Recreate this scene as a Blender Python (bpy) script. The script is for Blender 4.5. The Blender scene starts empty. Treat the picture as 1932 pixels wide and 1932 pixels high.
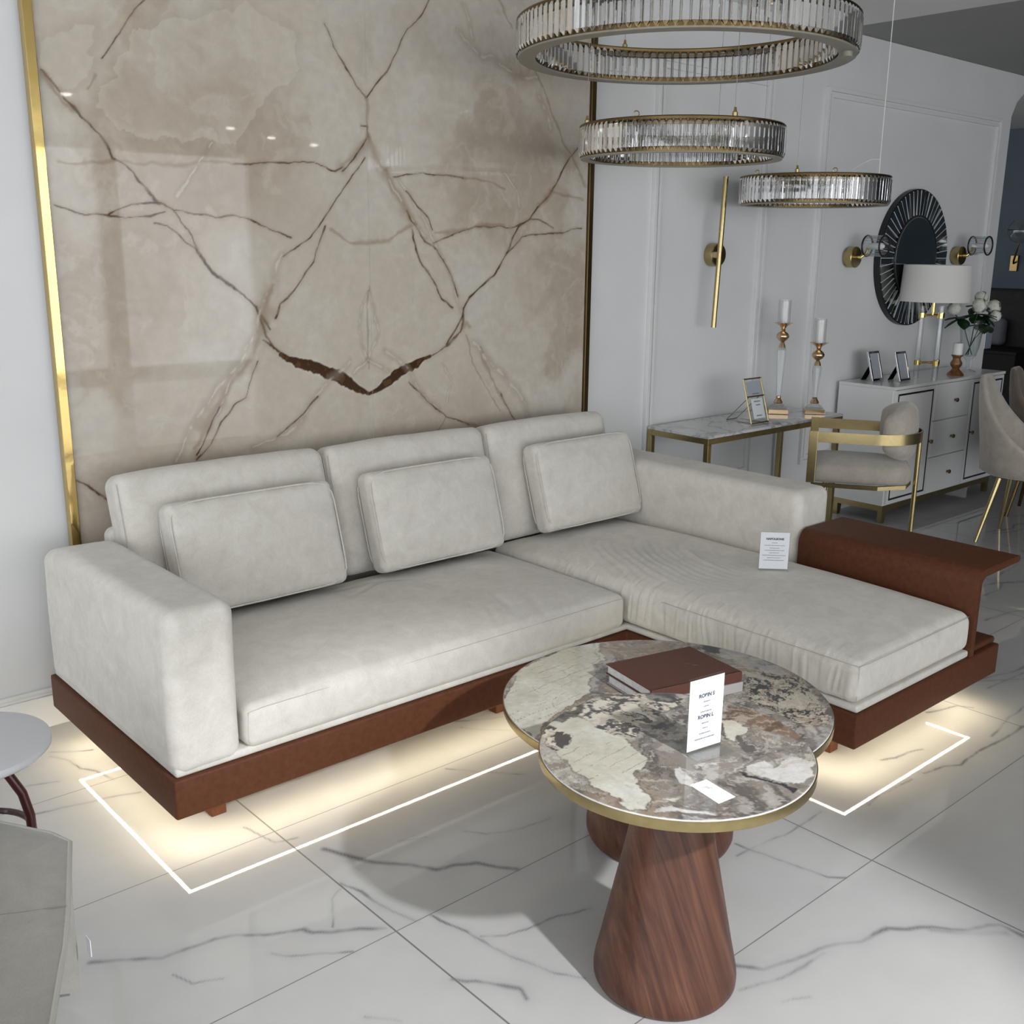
import bpy, bmesh, math, random
import numpy as np
from mathutils import Matrix, Vector
C = bpy.context.scene.collection
S = bpy.context.scene
PI = math.pi

# ---------------------------------------------------------------- camera
cam_d = bpy.data.cameras.new('camera'); cam = bpy.data.objects.new('camera', cam_d); C.objects.link(cam)
cam_d.sensor_width = 36.0; cam_d.sensor_fit = 'HORIZONTAL'; cam_d.lens = 1993.6 / 1932 * 36.0
cam_d.clip_start = 0.05; cam_d.clip_end = 200
cam.matrix_world = Matrix(((0.74962, 0.15387, -0.64373, 0.0), (-0.66178, 0.19016, -0.72518, 0.0),
                           (0.01083, 0.96962, 0.24438, 1.64), (0, 0, 0, 1)))
S.camera = cam
# ---------------------------------------------------------------- world: bright overcast sky outside the shop windows
wd = bpy.data.worlds.new('sky'); S.world = wd; wd.use_nodes = True
bg = wd.node_tree.nodes['Background']; bg.inputs[0].default_value = (0.94, 0.97, 1.0, 1); bg.inputs[1].default_value = 2.95
# ---------------------------------------------------------------- exposure
vs = S.view_settings
vs.view_transform = 'Standard'; vs.look = 'None'; vs.gamma = 1.0; vs.use_curve_mapping = False; vs.exposure = 0.14
try:
    S.cycles.use_denoising = True; S.cycles.denoiser = 'OPENIMAGEDENOISE'
    S.cycles.sample_clamp_indirect = 8; S.cycles.caustics_reflective = False; S.cycles.caustics_refractive = False
    S.cycles.max_bounces = 10; S.cycles.transmission_bounces = 12; S.cycles.transparent_max_bounces = 16
except Exception: pass
# ---------------------------------------------------------------- lights
def area(name, loc, rot, sx, sy, energy, col=(1, 1, 1), portal=False):
    d = bpy.data.lights.new(name, 'AREA'); d.shape = 'RECTANGLE'; d.size = sx; d.size_y = sy; d.energy = energy; d.color = col
    o = bpy.data.objects.new(name, d); C.objects.link(o); o.location = loc; o.rotation_euler = rot
    if portal: d.cycles.is_portal = True
    return o
WIN_F = (-3.2, 7.0, 0.1, 2.7)      # window opening in the front wall (x0, x1, z0, z1) at y = -6
WIN_L = (-5.2, 2.4, 0.1, 2.7)      # window opening in the left wall (y0, y1, z0, z1) at x = -4
area('window_light_front', (1.9, -6.0, 1.4), (PI/2, 0, 0), 10.2, 2.6, 1, portal=True)
area('window_light_left', (-4.0, -1.4, 1.4), (PI/2, 0, -PI/2), 7.6, 2.6, 1, portal=True)
DL_E, DL_COL, DL_CONE = 60.0, (1.0, 0.95, 0.88), 130
SP_E, SP_COL, SP_CONE, SP_BLEND = 560.0, (0.98, 0.985, 1.0), 35, 0.5
# ---------------------------------------------------------------- helpers
def tag(o, label=None, cat=None, group=None, kind=None):
    if label: o['label'] = label
    if cat: o['category'] = cat
    if group: o['group'] = group
    if kind: o['kind'] = kind
    return o
def thing(name, label, cat, loc, group=None):
    o = bpy.data.objects.new(name, None); C.objects.link(o); o.location = loc; o.empty_display_size = 0.1
    return tag(o, label, cat, group)
def base_of(p):
    v = Vector((0, 0, 0))
    while p: v += p.location; p = p.parent
    return v
def fast_mesh(name, V, F):
    """V (n,3) float array, F list of tuples or (m,4) int array, world coordinates"""
    me = bpy.data.meshes.new(name)
    if isinstance(F, np.ndarray):
        k = F.shape[1]; me.vertices.add(len(V)); me.vertices.foreach_set('co', np.asarray(V, np.float32).ravel())
        me.loops.add(F.size); me.loops.foreach_set('vertex_index', F.astype(np.int32).ravel())
        me.polygons.add(len(F)); me.polygons.foreach_set('loop_start', np.arange(0, F.size, k, dtype=np.int32))
        me.polygons.foreach_set('loop_total', np.full(len(F), k, np.int32)); me.update(calc_edges=True)
    else:
        me.from_pydata([tuple(map(float, v)) for v in V], [], F); me.update()
    me.validate()
    return me
def add(name, mesh, m, parent=None, smooth=False, loc=None):
    o = bpy.data.objects.new(name, mesh); C.objects.link(o)
    if m is not None and not mesh.materials: mesh.materials.append(m)
    if smooth: mesh.polygons.foreach_set('use_smooth', np.ones(len(mesh.polygons), bool))
    if parent is not None: o.parent = parent
    if loc is not None: o.location = loc
    return o
class MB:
    def __init__(s): s.v = []; s.f = []
    def addm(s, V, F):
        n = len(s.v); s.v += [tuple(map(float, p)) for p in V]; s.f += [tuple(int(i) + n for i in f) for f in F]; return s
    def box(s, x0, x1, y0, y1, z0, z1):
        V = [(x, y, z) for x in (x0, x1) for y in (y0, y1) for z in (z0, z1)]
        return s.addm(V, [(0, 1, 3, 2), (4, 6, 7, 5), (0, 4, 5, 1), (2, 3, 7, 6), (0, 2, 6, 4), (1, 5, 7, 3)])
    def obox(s, c, ax, ay, az, hx, hy, hz):
        c, ax, ay, az = map(np.array, (c, ax, ay, az))
        V = [c + ax*hx*i + ay*hy*j + az*hz*k for i in (-1, 1) for j in (-1, 1) for k in (-1, 1)]
        return s.addm(V, [(0, 1, 3, 2), (4, 6, 7, 5), (0, 4, 5, 1), (2, 3, 7, 6), (0, 2, 6, 4), (1, 5, 7, 3)])
    def lathe(s, prof, cx=0, cy=0, n=40, cap=True):
        V = []; F = []
        for r, z in prof:
            for k in range(n):
                a = 2*PI*k/n; V.append((cx + r*math.cos(a), cy + r*math.sin(a), z))
        for i in range(len(prof)-1):
            for k in range(n):
                k2 = (k+1) % n; F.append((i*n+k, i*n+k2, (i+1)*n+k2, (i+1)*n+k))
        if cap:
            F.append(tuple(range(n-1, -1, -1))); F.append(tuple((len(prof)-1)*n+k for k in range(n)))
        return s.addm(V, F)
    def tube(s, pts, r, n=10, closed=False, cap=True):
        P = np.array(pts, float); m = len(P); V = []; F = []
        up = np.array((0.0, 0.0, 1.0)); prev = None
        for i in range(m):
            if closed: t = P[(i+1) % m] - P[i-1]
            else: t = P[min(i+1, m-1)] - P[max(i-1, 0)]
            t = t/(np.linalg.norm(t)+1e-12)
            if prev is None:
                a = np.cross(t, up)
                if np.linalg.norm(a) < 1e-3: a = np.cross(t, (1.0, 0, 0))
            else: a = prev - t*np.dot(prev, t)
            a = a/np.linalg.norm(a); prev = a; b = np.cross(t, a)
            rr = r[i] if hasattr(r, '__len__') else r
            for k in range(n):
                q = 2*PI*k/n; V.append(P[i] + rr*(math.cos(q)*a + math.sin(q)*b))
        for i in range(m if closed else m-1):
            i2 = (i+1) % m
            for k in range(n): F.append((i*n+k, i2*n+k, i2*n+(k+1) % n, i*n+(k+1) % n))
        if not closed and cap: F.append(tuple(range(n-1, -1, -1))); F.append(tuple((m-1)*n+k for k in range(n)))
        return s.addm(V, F)
    def prism(s, poly, fn0, fn1):
        """poly list of 2D points; fn0/fn1 map a 2D point to 3D on the two caps"""
        n = len(poly); V = [fn0(p) for p in poly] + [fn1(p) for p in poly]
        F = [tuple(range(n-1, -1, -1)), tuple(range(n, 2*n))] + [(i, (i+1) % n, n+(i+1) % n, n+i) for i in range(n)]
        return s.addm(V, F)
    def band(s, path, h0, h1, t, closed=False):
        """flat bar following an xy path, between heights h0..h1, thickness t"""
        P = np.array(path, float); m = len(P); V = []; F = []
        for i in range(m):
            a = P[(i+1) % m] - P[i-1] if closed else P[min(i+1, m-1)] - P[max(i-1, 0)]
            a = a/np.linalg.norm(a); nrm = np.array((-a[1], a[0]))*t/2
            for q, z in ((P[i]+nrm, h0), (P[i]-nrm, h0), (P[i]-nrm, h1), (P[i]+nrm, h1)): V.append((q[0], q[1], z))
        for i in range(m if closed else m-1):
            i2 = (i+1) % m
            for k in range(4): F.append((i*4+k, i*4+(k+1) % 4, i2*4+(k+1) % 4, i2*4+k))
        if not closed: F.append((0, 1, 2, 3)); F.append(((m-1)*4+3, (m-1)*4+2, (m-1)*4+1, (m-1)*4))
        return s.addm(V, F)
    def build(s, name, m, parent=None, smooth=False, bevel=0.0, seg=2, auto=None):
        b = base_of(parent) if parent is not None else Vector((0, 0, 0))
        V = [(p[0]-b.x, p[1]-b.y, p[2]-b.z) for p in s.v]
        me = bpy.data.meshes.new(name); me.from_pydata(V, [], s.f); me.update()
        bm = bmesh.new(); bm.from_mesh(me); bmesh.ops.recalc_face_normals(bm, faces=bm.faces)
        if bevel > 0:
            es = [e for e in bm.edges if len(e.link_faces) == 2 and e.calc_face_angle(0) > 0.5]
            bmesh.ops.bevel(bm, geom=es, offset=bevel, segments=seg, profile=0.5, affect='EDGES', clamp_overlap=True)
        if smooth:
            for f in bm.faces: f.smooth = True
            for e in bm.edges:
                if len(e.link_faces) == 2 and e.calc_face_angle(0) > (auto or 0.7): e.smooth = False
        bm.to_mesh(me); bm.free()
        return add(name, me, m, parent)
def rounded(h, r, n, seg=5):
    """rounded box surface grid. h half sizes, r radius, n interior divisions per axis -> V, F(quads)"""
    ax = []
    for i in range(3):
        t = np.tan(np.linspace(0, PI/4, seg+1))[1:]*r
        inner = np.linspace(-(h[i]-r), h[i]-r, n[i]+1)
        ax.append(np.concatenate([(-(h[i]-r)-t)[::-1], inner, (h[i]-r)+t]))
    L = [len(a) for a in ax]; idx = {}; V = []; F = []
    def vid(i, j, k):
        q = (i, j, k)
        if q not in idx: idx[q] = len(V); V.append((ax[0][i], ax[1][j], ax[2][k]))
        return idx[q]
    for k in (0, L[2]-1):
        for i in range(L[0]-1):
            for j in range(L[1]-1):
                q = [vid(i, j, k), vid(i+1, j, k), vid(i+1, j+1, k), vid(i, j+1, k)]; F.append(q if k else q[::-1])
    for j in (0, L[1]-1):
        for i in range(L[0]-1):
            for k in range(L[2]-1):
                q = [vid(i, j, k), vid(i, j, k+1), vid(i+1, j, k+1), vid(i+1, j, k)]; F.append(q if j else q[::-1])
    for i in (0, L[0]-1):
        for j in range(L[1]-1):
            for k in range(L[2]-1):
                q = [vid(i, j, k), vid(i, j+1, k), vid(i, j+1, k+1), vid(i, j, k+1)]; F.append(q if i else q[::-1])
    V = np.array(V); hi = np.array(h) - r
    inn = np.clip(V, -hi, hi); d = V - inn; ln = np.linalg.norm(d, axis=1, keepdims=True); ln[ln < 1e-9] = 1
    return inn + d/ln*r, np.array(F)
# numpy value noise
_rng = np.random.RandomState(7); _T = _rng.rand(256, 256)
def vn(x, y):
    xi = np.floor(x).astype(int); yi = np.floor(y).astype(int); fx = x-xi; fy = y-yi
    fx = fx*fx*(3-2*fx); fy = fy*fy*(3-2*fy); a = xi & 255; b = yi & 255; a1 = (a+1) & 255; b1 = (b+1) & 255
    return (_T[a, b]*(1-fx)+_T[a1, b]*fx)*(1-fy) + (_T[a, b1]*(1-fx)+_T[a1, b1]*fx)*fy
def fbm(x, y, o=4, seed=0, g=0.5):
    s = 0; a = 1; t = 0
    for i in range(o):
        s = s + a*vn(x*2**i + seed*17.3 + i*31.7, y*2**i + seed*9.1 + i*11.9); t += a; a *= g
    return s/t
def sst(a, b, x):
    t = np.clip((x-a)/(b-a), 0, 1); return t*t*(3-2*t)
def mix(c, col, m): return c*(1-m[..., None]) + np.array(col)*m[..., None]
def segdist(X, Y, pts):
    d = np.full(X.shape, 1e9)
    for (ax, ay), (bx, by) in zip(pts[:-1], pts[1:]):
        ux, uy = bx-ax, by-ay; L = ux*ux+uy*uy+1e-12
        t = np.clip(((X-ax)*ux+(Y-ay)*uy)/L, 0, 1); d = np.minimum(d, (X-ax-t*ux)**2+(Y-ay-t*uy)**2)
    return np.sqrt(d)
def inpoly(X, Y, pl):
    r = np.zeros(X.shape, bool); n = len(pl)
    for i in range(n):
        (x1, y1), (x2, y2) = pl[i], pl[(i+1) % n]
        c = ((y1 > Y) != (y2 > Y)) & (X < (x2-x1)*(Y-y1)/(y2-y1+1e-12)+x1); r ^= c
    return r
def set_col(me, col):
    a = me.color_attributes.new('Col', 'FLOAT_COLOR', 'POINT')
    rgba = np.ones((len(me.vertices), 4), np.float32); rgba[:, :3] = col.reshape(-1, 3); a.data.foreach_set('color', rgba.ravel())
def grid_mesh(name, U, W, to3d):
    A, B = np.meshgrid(U, W, indexing='ij'); V = to3d(A.ravel(), B.ravel())
    nu, nw = len(U), len(W); i, j = np.meshgrid(np.arange(nu-1), np.arange(nw-1), indexing='ij'); b = (i*nw+j).ravel()
    return A, B, V, np.stack([b, b+nw, b+nw+1, b+1], 1)
# ---------------------------------------------------------------- materials
def mat(name, col, rough=0.5, metal=0.0, spec=0.5, sheen=0.0, coat=0.0, emit=None, es=0, trans=0.0, ior=1.45):
    m = bpy.data.materials.new(name); m.use_nodes = True; b = m.node_tree.nodes['Principled BSDF']; I = b.inputs
    I['Base Color'].default_value = (*col, 1); I['Roughness'].default_value = rough; I['Metallic'].default_value = metal
    I['Specular IOR Level'].default_value = spec; I['Coat Weight'].default_value = coat; I['Sheen Weight'].default_value = sheen
    I['Transmission Weight'].default_value = trans; I['IOR'].default_value = ior
    if emit: I['Emission Color'].default_value = (*emit, 1); I['Emission Strength'].default_value = es
    return m
def nd(m, t, **kw):
    n = m.node_tree.nodes.new(t)
    for k, v in kw.items():
        if k in ('operation', 'blend_type', 'data_type', 'layer_name', 'wave_type', 'bands_direction', 'feature', 'noise_dimensions', 'distance'): setattr(n, k, v)
        else: n.inputs[k].default_value = v
    return n
def lk(m, a, ao, b, bi): m.node_tree.links.new(a.outputs[ao], b.inputs[bi])
def ramp(m, stops):
    n = m.node_tree.nodes.new('ShaderNodeValToRGB'); e = n.color_ramp.elements
    while len(e) < len(stops): e.new(0.5)
    for i, (p, c) in enumerate(stops): e[i].position = p; e[i].color = (*c, 1)
    return n
def noisy(m, c1, c2, scale, detail=6, lo=0.35, hi=0.65, bump=0.0, bscale=None, bdist=0.002):
    b = m.node_tree.nodes['Principled BSDF']; tc = m.node_tree.nodes.new('ShaderNodeTexCoord')
    n = nd(m, 'ShaderNodeTexNoise', Scale=scale, Detail=detail); lk(m, tc, 'Object', n, 'Vector')
    r = ramp(m, [(lo, c1), (hi, c2)]); lk(m, n, 'Fac', r, 'Fac'); lk(m, r, 'Color', b, 'Base Color')
    if bump:
        n2 = nd(m, 'ShaderNodeTexNoise', Scale=bscale or scale, Detail=4); lk(m, tc, 'Object', n2, 'Vector')
        bp = nd(m, 'ShaderNodeBump', Strength=bump); bp.inputs['Distance'].default_value = bdist; lk(m, n2, 'Fac', bp, 'Height'); lk(m, bp, 'Normal', b, 'Normal')
    return m
def fabric(name, c1, c2, sheen=0.25):
    m = mat(name, c1, 0.92, spec=0.2 if sheen > 0.01 else 0.03, sheen=sheen); b = m.node_tree.nodes['Principled BSDF']; b.inputs['Sheen Roughness'].default_value = 0.5
    tc = m.node_tree.nodes.new('ShaderNodeTexCoord')
    n1 = nd(m, 'ShaderNodeTexNoise', Scale=15.0, Detail=8, Roughness=0.68, Distortion=0.5); lk(m, tc, 'Object', n1, 'Vector')
    n2 = nd(m, 'ShaderNodeTexNoise', Scale=240.0, Detail=4); lk(m, tc, 'Object', n2, 'Vector')
    mx = nd(m, 'ShaderNodeMath', operation='MULTIPLY_ADD'); mx.inputs[1].default_value = 0.42; lk(m, n2, 'Fac', mx, 0); lk(m, n1, 'Fac', mx, 2)
    r = ramp(m, [(0.44, c1), (0.98, c2)]); lk(m, mx, 0, r, 'Fac'); lk(m, r, 'Color', b, 'Base Color')
    bp = nd(m, 'ShaderNodeBump', Strength=0.35); bp.inputs['Distance'].default_value = 0.0015; lk(m, n2, 'Fac', bp, 'Height'); lk(m, bp, 'Normal', b, 'Normal')
    return m
def colmat(name, rough, spec=0.5, fine=None):
    m = mat(name, (0.8, 0.8, 0.8), rough, spec=spec); b = m.node_tree.nodes['Principled BSDF']
    vc = m.node_tree.nodes.new('ShaderNodeVertexColor'); vc.layer_name = 'Col'
    if fine:
        tc = m.node_tree.nodes.new('ShaderNodeTexCoord'); n = nd(m, 'ShaderNodeTexNoise', Scale=fine[0], Detail=7, Roughness=0.6); lk(m, tc, 'Object', n, 'Vector')
        mr = m.node_tree.nodes.new('ShaderNodeMapRange'); mr.inputs['From Min'].default_value = 0.3; mr.inputs['From Max'].default_value = 0.7
        mr.inputs['To Min'].default_value = 1-fine[1]; mr.inputs['To Max'].default_value = 1+fine[1]; lk(m, n, 'Fac', mr, 'Value')
        vm = nd(m, 'ShaderNodeVectorMath', operation='SCALE'); lk(m, vc, 'Color', vm, 0); lk(m, mr, 'Result', vm, 'Scale'); lk(m, vm, 'Vector', b, 'Base Color')
    else: lk(m, vc, 'Color', b, 'Base Color')
    return m
def woodmat():
    m = mat('walnut_veneer', (0.15, 0.06, 0.03), 0.38, spec=0.4); b = m.node_tree.nodes['Principled BSDF']
    tc = m.node_tree.nodes.new('ShaderNodeTexCoord'); cb = m.node_tree.nodes.new('ShaderNodeCombineXYZ')
    for i, (v, s) in enumerate((((0.74, -0.60, 0.30), 58), ((0.66, 0.75, 0.0), 16), ((-0.317, 0.279, 0.906), 1.6))):
        d = nd(m, 'ShaderNodeVectorMath', operation='DOT_PRODUCT'); d.inputs[1].default_value = v; lk(m, tc, 'Object', d, 0)
        k = nd(m, 'ShaderNodeMath', operation='MULTIPLY'); k.inputs[1].default_value = s; lk(m, d, 'Value', k, 0); lk(m, k, 0, cb, i)
    n = nd(m, 'ShaderNodeTexNoise', Scale=1.0, Detail=6, Roughness=0.62, Distortion=0.5); lk(m, cb, 'Vector', n, 'Vector')
    r = ramp(m, [(0.28, (0.028, 0.011, 0.0075)), (0.44, (0.066, 0.026, 0.016)), (0.58, (0.098, 0.040, 0.024)), (0.72, (0.145, 0.066, 0.040))]); lk(m, n, 'Fac', r, 'Fac')
    lk(m, r, 'Color', b, 'Base Color')
    return m
def thinglass(name, tint, ior):
    m = bpy.data.materials.new(name); m.use_nodes = True; nt = m.node_tree; nt.nodes.clear()
    o = nt.nodes.new('ShaderNodeOutputMaterial'); mxs = nt.nodes.new('ShaderNodeMixShader'); t = nt.nodes.new('ShaderNodeBsdfTransparent'); g = nt.nodes.new('ShaderNodeBsdfGlossy')
    lw = nt.nodes.new('ShaderNodeLayerWeight'); pw = nd(m, 'ShaderNodeMath', operation='POWER'); pw.inputs[1].default_value = 3.0; lk(m, lw, 'Facing', pw, 0)
    f = nd(m, 'ShaderNodeMath', operation='MULTIPLY_ADD'); f.inputs[1].default_value = 0.75*min(1, ior-0.7); f.inputs[2].default_value = ((ior-1)/(ior+1))**2; lk(m, pw, 0, f, 0); t.inputs[0].default_value = (*tint, 1); g.inputs['Roughness'].default_value = 0.02
    lk(m, f, 0, mxs, 0); lk(m, t, 0, mxs, 1); lk(m, g, 0, mxs, 2); lk(m, mxs, 0, o, 0); return m
M = dict(
    wall=noisy(mat('white_wall_paint', (0.78, 0.785, 0.79), 0.6), (0.765, 0.77, 0.775), (0.795, 0.80, 0.805), 3.0, bump=0.08, bscale=220),
    ceil=noisy(mat('ceiling_paint', (0.82, 0.82, 0.80), 0.8), (0.81, 0.81, 0.79), (0.83, 0.83, 0.81), 2.0),
    ceil_dark=noisy(mat('dark_ceiling', (0.34, 0.34, 0.33), 0.8), (0.33, 0.33, 0.32), (0.35, 0.35, 0.34), 2.0),
    blue=noisy(mat('blue_grey_wall_paint', (0.06, 0.075, 0.09), 0.8, spec=0.2), (0.057, 0.072, 0.087), (0.063, 0.078, 0.093), 3.0),
    fabric=fabric('ivory_chenille', (0.595, 0.567, 0.515), (0.775, 0.747, 0.693)),
    seam=mat('seam_thread', (0.50, 0.48, 0.43), 0.9),
    leather=noisy(mat('cognac_leather', (0.12, 0.036, 0.018), 0.55, spec=0.22), (0.092, 0.032, 0.0145), (0.113, 0.040, 0.018), 60, bump=0.15, bscale=500, bdist=0.0006),
    gold=noisy(mat('polished_gold_metal', (0.68, 0.50, 0.19), 0.07, 1.0), (0.66, 0.485, 0.18), (0.70, 0.515, 0.20), 12, bump=0.12, bscale=4, bdist=0.01),
    brass=noisy(mat('brushed_brass', (0.56, 0.44, 0.22), 0.26, 1.0), (0.43, 0.345, 0.17), (0.48, 0.385, 0.195), 60),
    darkgold=mat('dark_bronze_metal', (0.16, 0.11, 0.05), 0.3, 1.0),
    copper=mat('rose_gold_metal', (0.66, 0.47, 0.29), 0.2, 1.0),
    amber=noisy(mat('amber_wood', (0.20, 0.08, 0.025), 0.25, coat=0.4), (0.12, 0.045, 0.015), (0.28, 0.12, 0.04), 20),
    diffuser=mat('satin_champagne_plate', (0.30, 0.28, 0.23), 0.45, 0.15),
    crystal=mat('cut_crystal', (1, 1, 1), 0.0, trans=1.0, ior=1.52),
    glass=thinglass('clear_glass', (0.985, 0.99, 0.99), 1.40),
    acrylic=thinglass('clear_acrylic', (0.96, 0.97, 0.97), 1.35), stem=thinglass('cut_glass', (0.93, 0.945, 0.95), 1.6),
    mirror=mat('mirror_glass', (0.68, 0.71, 0.73), 0.02, 1.0),
    black=mat('black_lacquer', (0.012, 0.012, 0.013), 0.35),
    white=mat('white_lacquer', (0.80, 0.80, 0.80), 0.18),
    chrome=mat('chrome', (0.8, 0.8, 0.8), 0.12, 1.0),
    paper=mat('white_paper', (0.74, 0.76, 0.80), 0.7), ink=mat('grey_ink', (0.09, 0.10, 0.14), 0.8), ink2=mat('pale_grey_ink', (0.22, 0.24, 0.29), 0.8),
    pages=noisy(mat('paper_pages', (0.62, 0.62, 0.61), 0.8), (0.55, 0.55, 0.54), (0.68, 0.68, 0.67), 90),
    maroon=noisy(mat('maroon_book_cloth', (0.115, 0.030, 0.021), 0.55), (0.080, 0.029, 0.020), (0.094, 0.034, 0.023), 80, bump=0.1, bscale=600, bdist=0.0005),
    greybook=mat('grey_book_cover', (0.34, 0.33, 0.32), 0.6), darkbook=mat('dark_book_cover', (0.05, 0.045, 0.045), 0.6),
    wood=woodmat(), wax=mat('white_candle_wax', (0.85, 0.85, 0.83), 0.35),
    velvet=fabric('beige_velvet', (0.36, 0.315, 0.265), (0.52, 0.47, 0.41), 0.5),
    brownvelvet=fabric('brown_velvet', (0.13, 0.095, 0.075), (0.19, 0.145, 0.115), 0.4),
    greyvelvet=fabric('grey_velvet', (0.28, 0.27, 0.245), (0.36, 0.345, 0.31), 0.35),
    shade=mat('white_lamp_fabric', (0.74, 0.73, 0.70), 0.85),
    petal=noisy(mat('white_petals', (0.74, 0.74, 0.66), 0.7), (0.66, 0.67, 0.58), (0.80, 0.80, 0.73), 40), leaf=noisy(mat('dark_green_leaf', (0.012, 0.04, 0.014), 0.5), (0.008, 0.028, 0.01), (0.02, 0.06, 0.02), 30),
    bed=fabric('charcoal_upholstery', (0.012, 0.012, 0.012), (0.020, 0.019, 0.019), 0.0), bedding=fabric('grey_bedding', (0.045, 0.047, 0.052), (0.07, 0.072, 0.08), 0.0),
    led=mat('warm_led_strip', (1, 1, 1), 0.5, emit=(1.0, 0.87, 0.61), es=40.0),
    lens=mat('downlight_lens', (1, 1, 1), 0.5, emit=(1.0, 0.97, 0.92), es=22.0),
    maroonmetal=mat('oxblood_metal', (0.055, 0.010, 0.010), 0.35, coat=0.3), tabletop_white=mat('white_table_lacquer', (0.62, 0.63, 0.66), 0.35),
    holder=mat('black_card', (0.008, 0.008, 0.008), 0.8, spec=0.05), cable=mat('steel_cable', (0.35, 0.34, 0.33), 0.4, 0.8), cord=mat('white_cord', (0.93, 0.93, 0.92), 0.5),
    stone=colmat('pink_onyx', 0.025, 0.5, (26, 0.06)), floorm=None, top=colmat('patchwork_granite', 0.06, 0.5, (60, 0.10)),
    silverphoto=mat('pale_grey_photo', (0.42, 0.45, 0.5), 0.3), outdoor=mat('asphalt', (0.2, 0.2, 0.2), 0.9),
)
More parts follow.
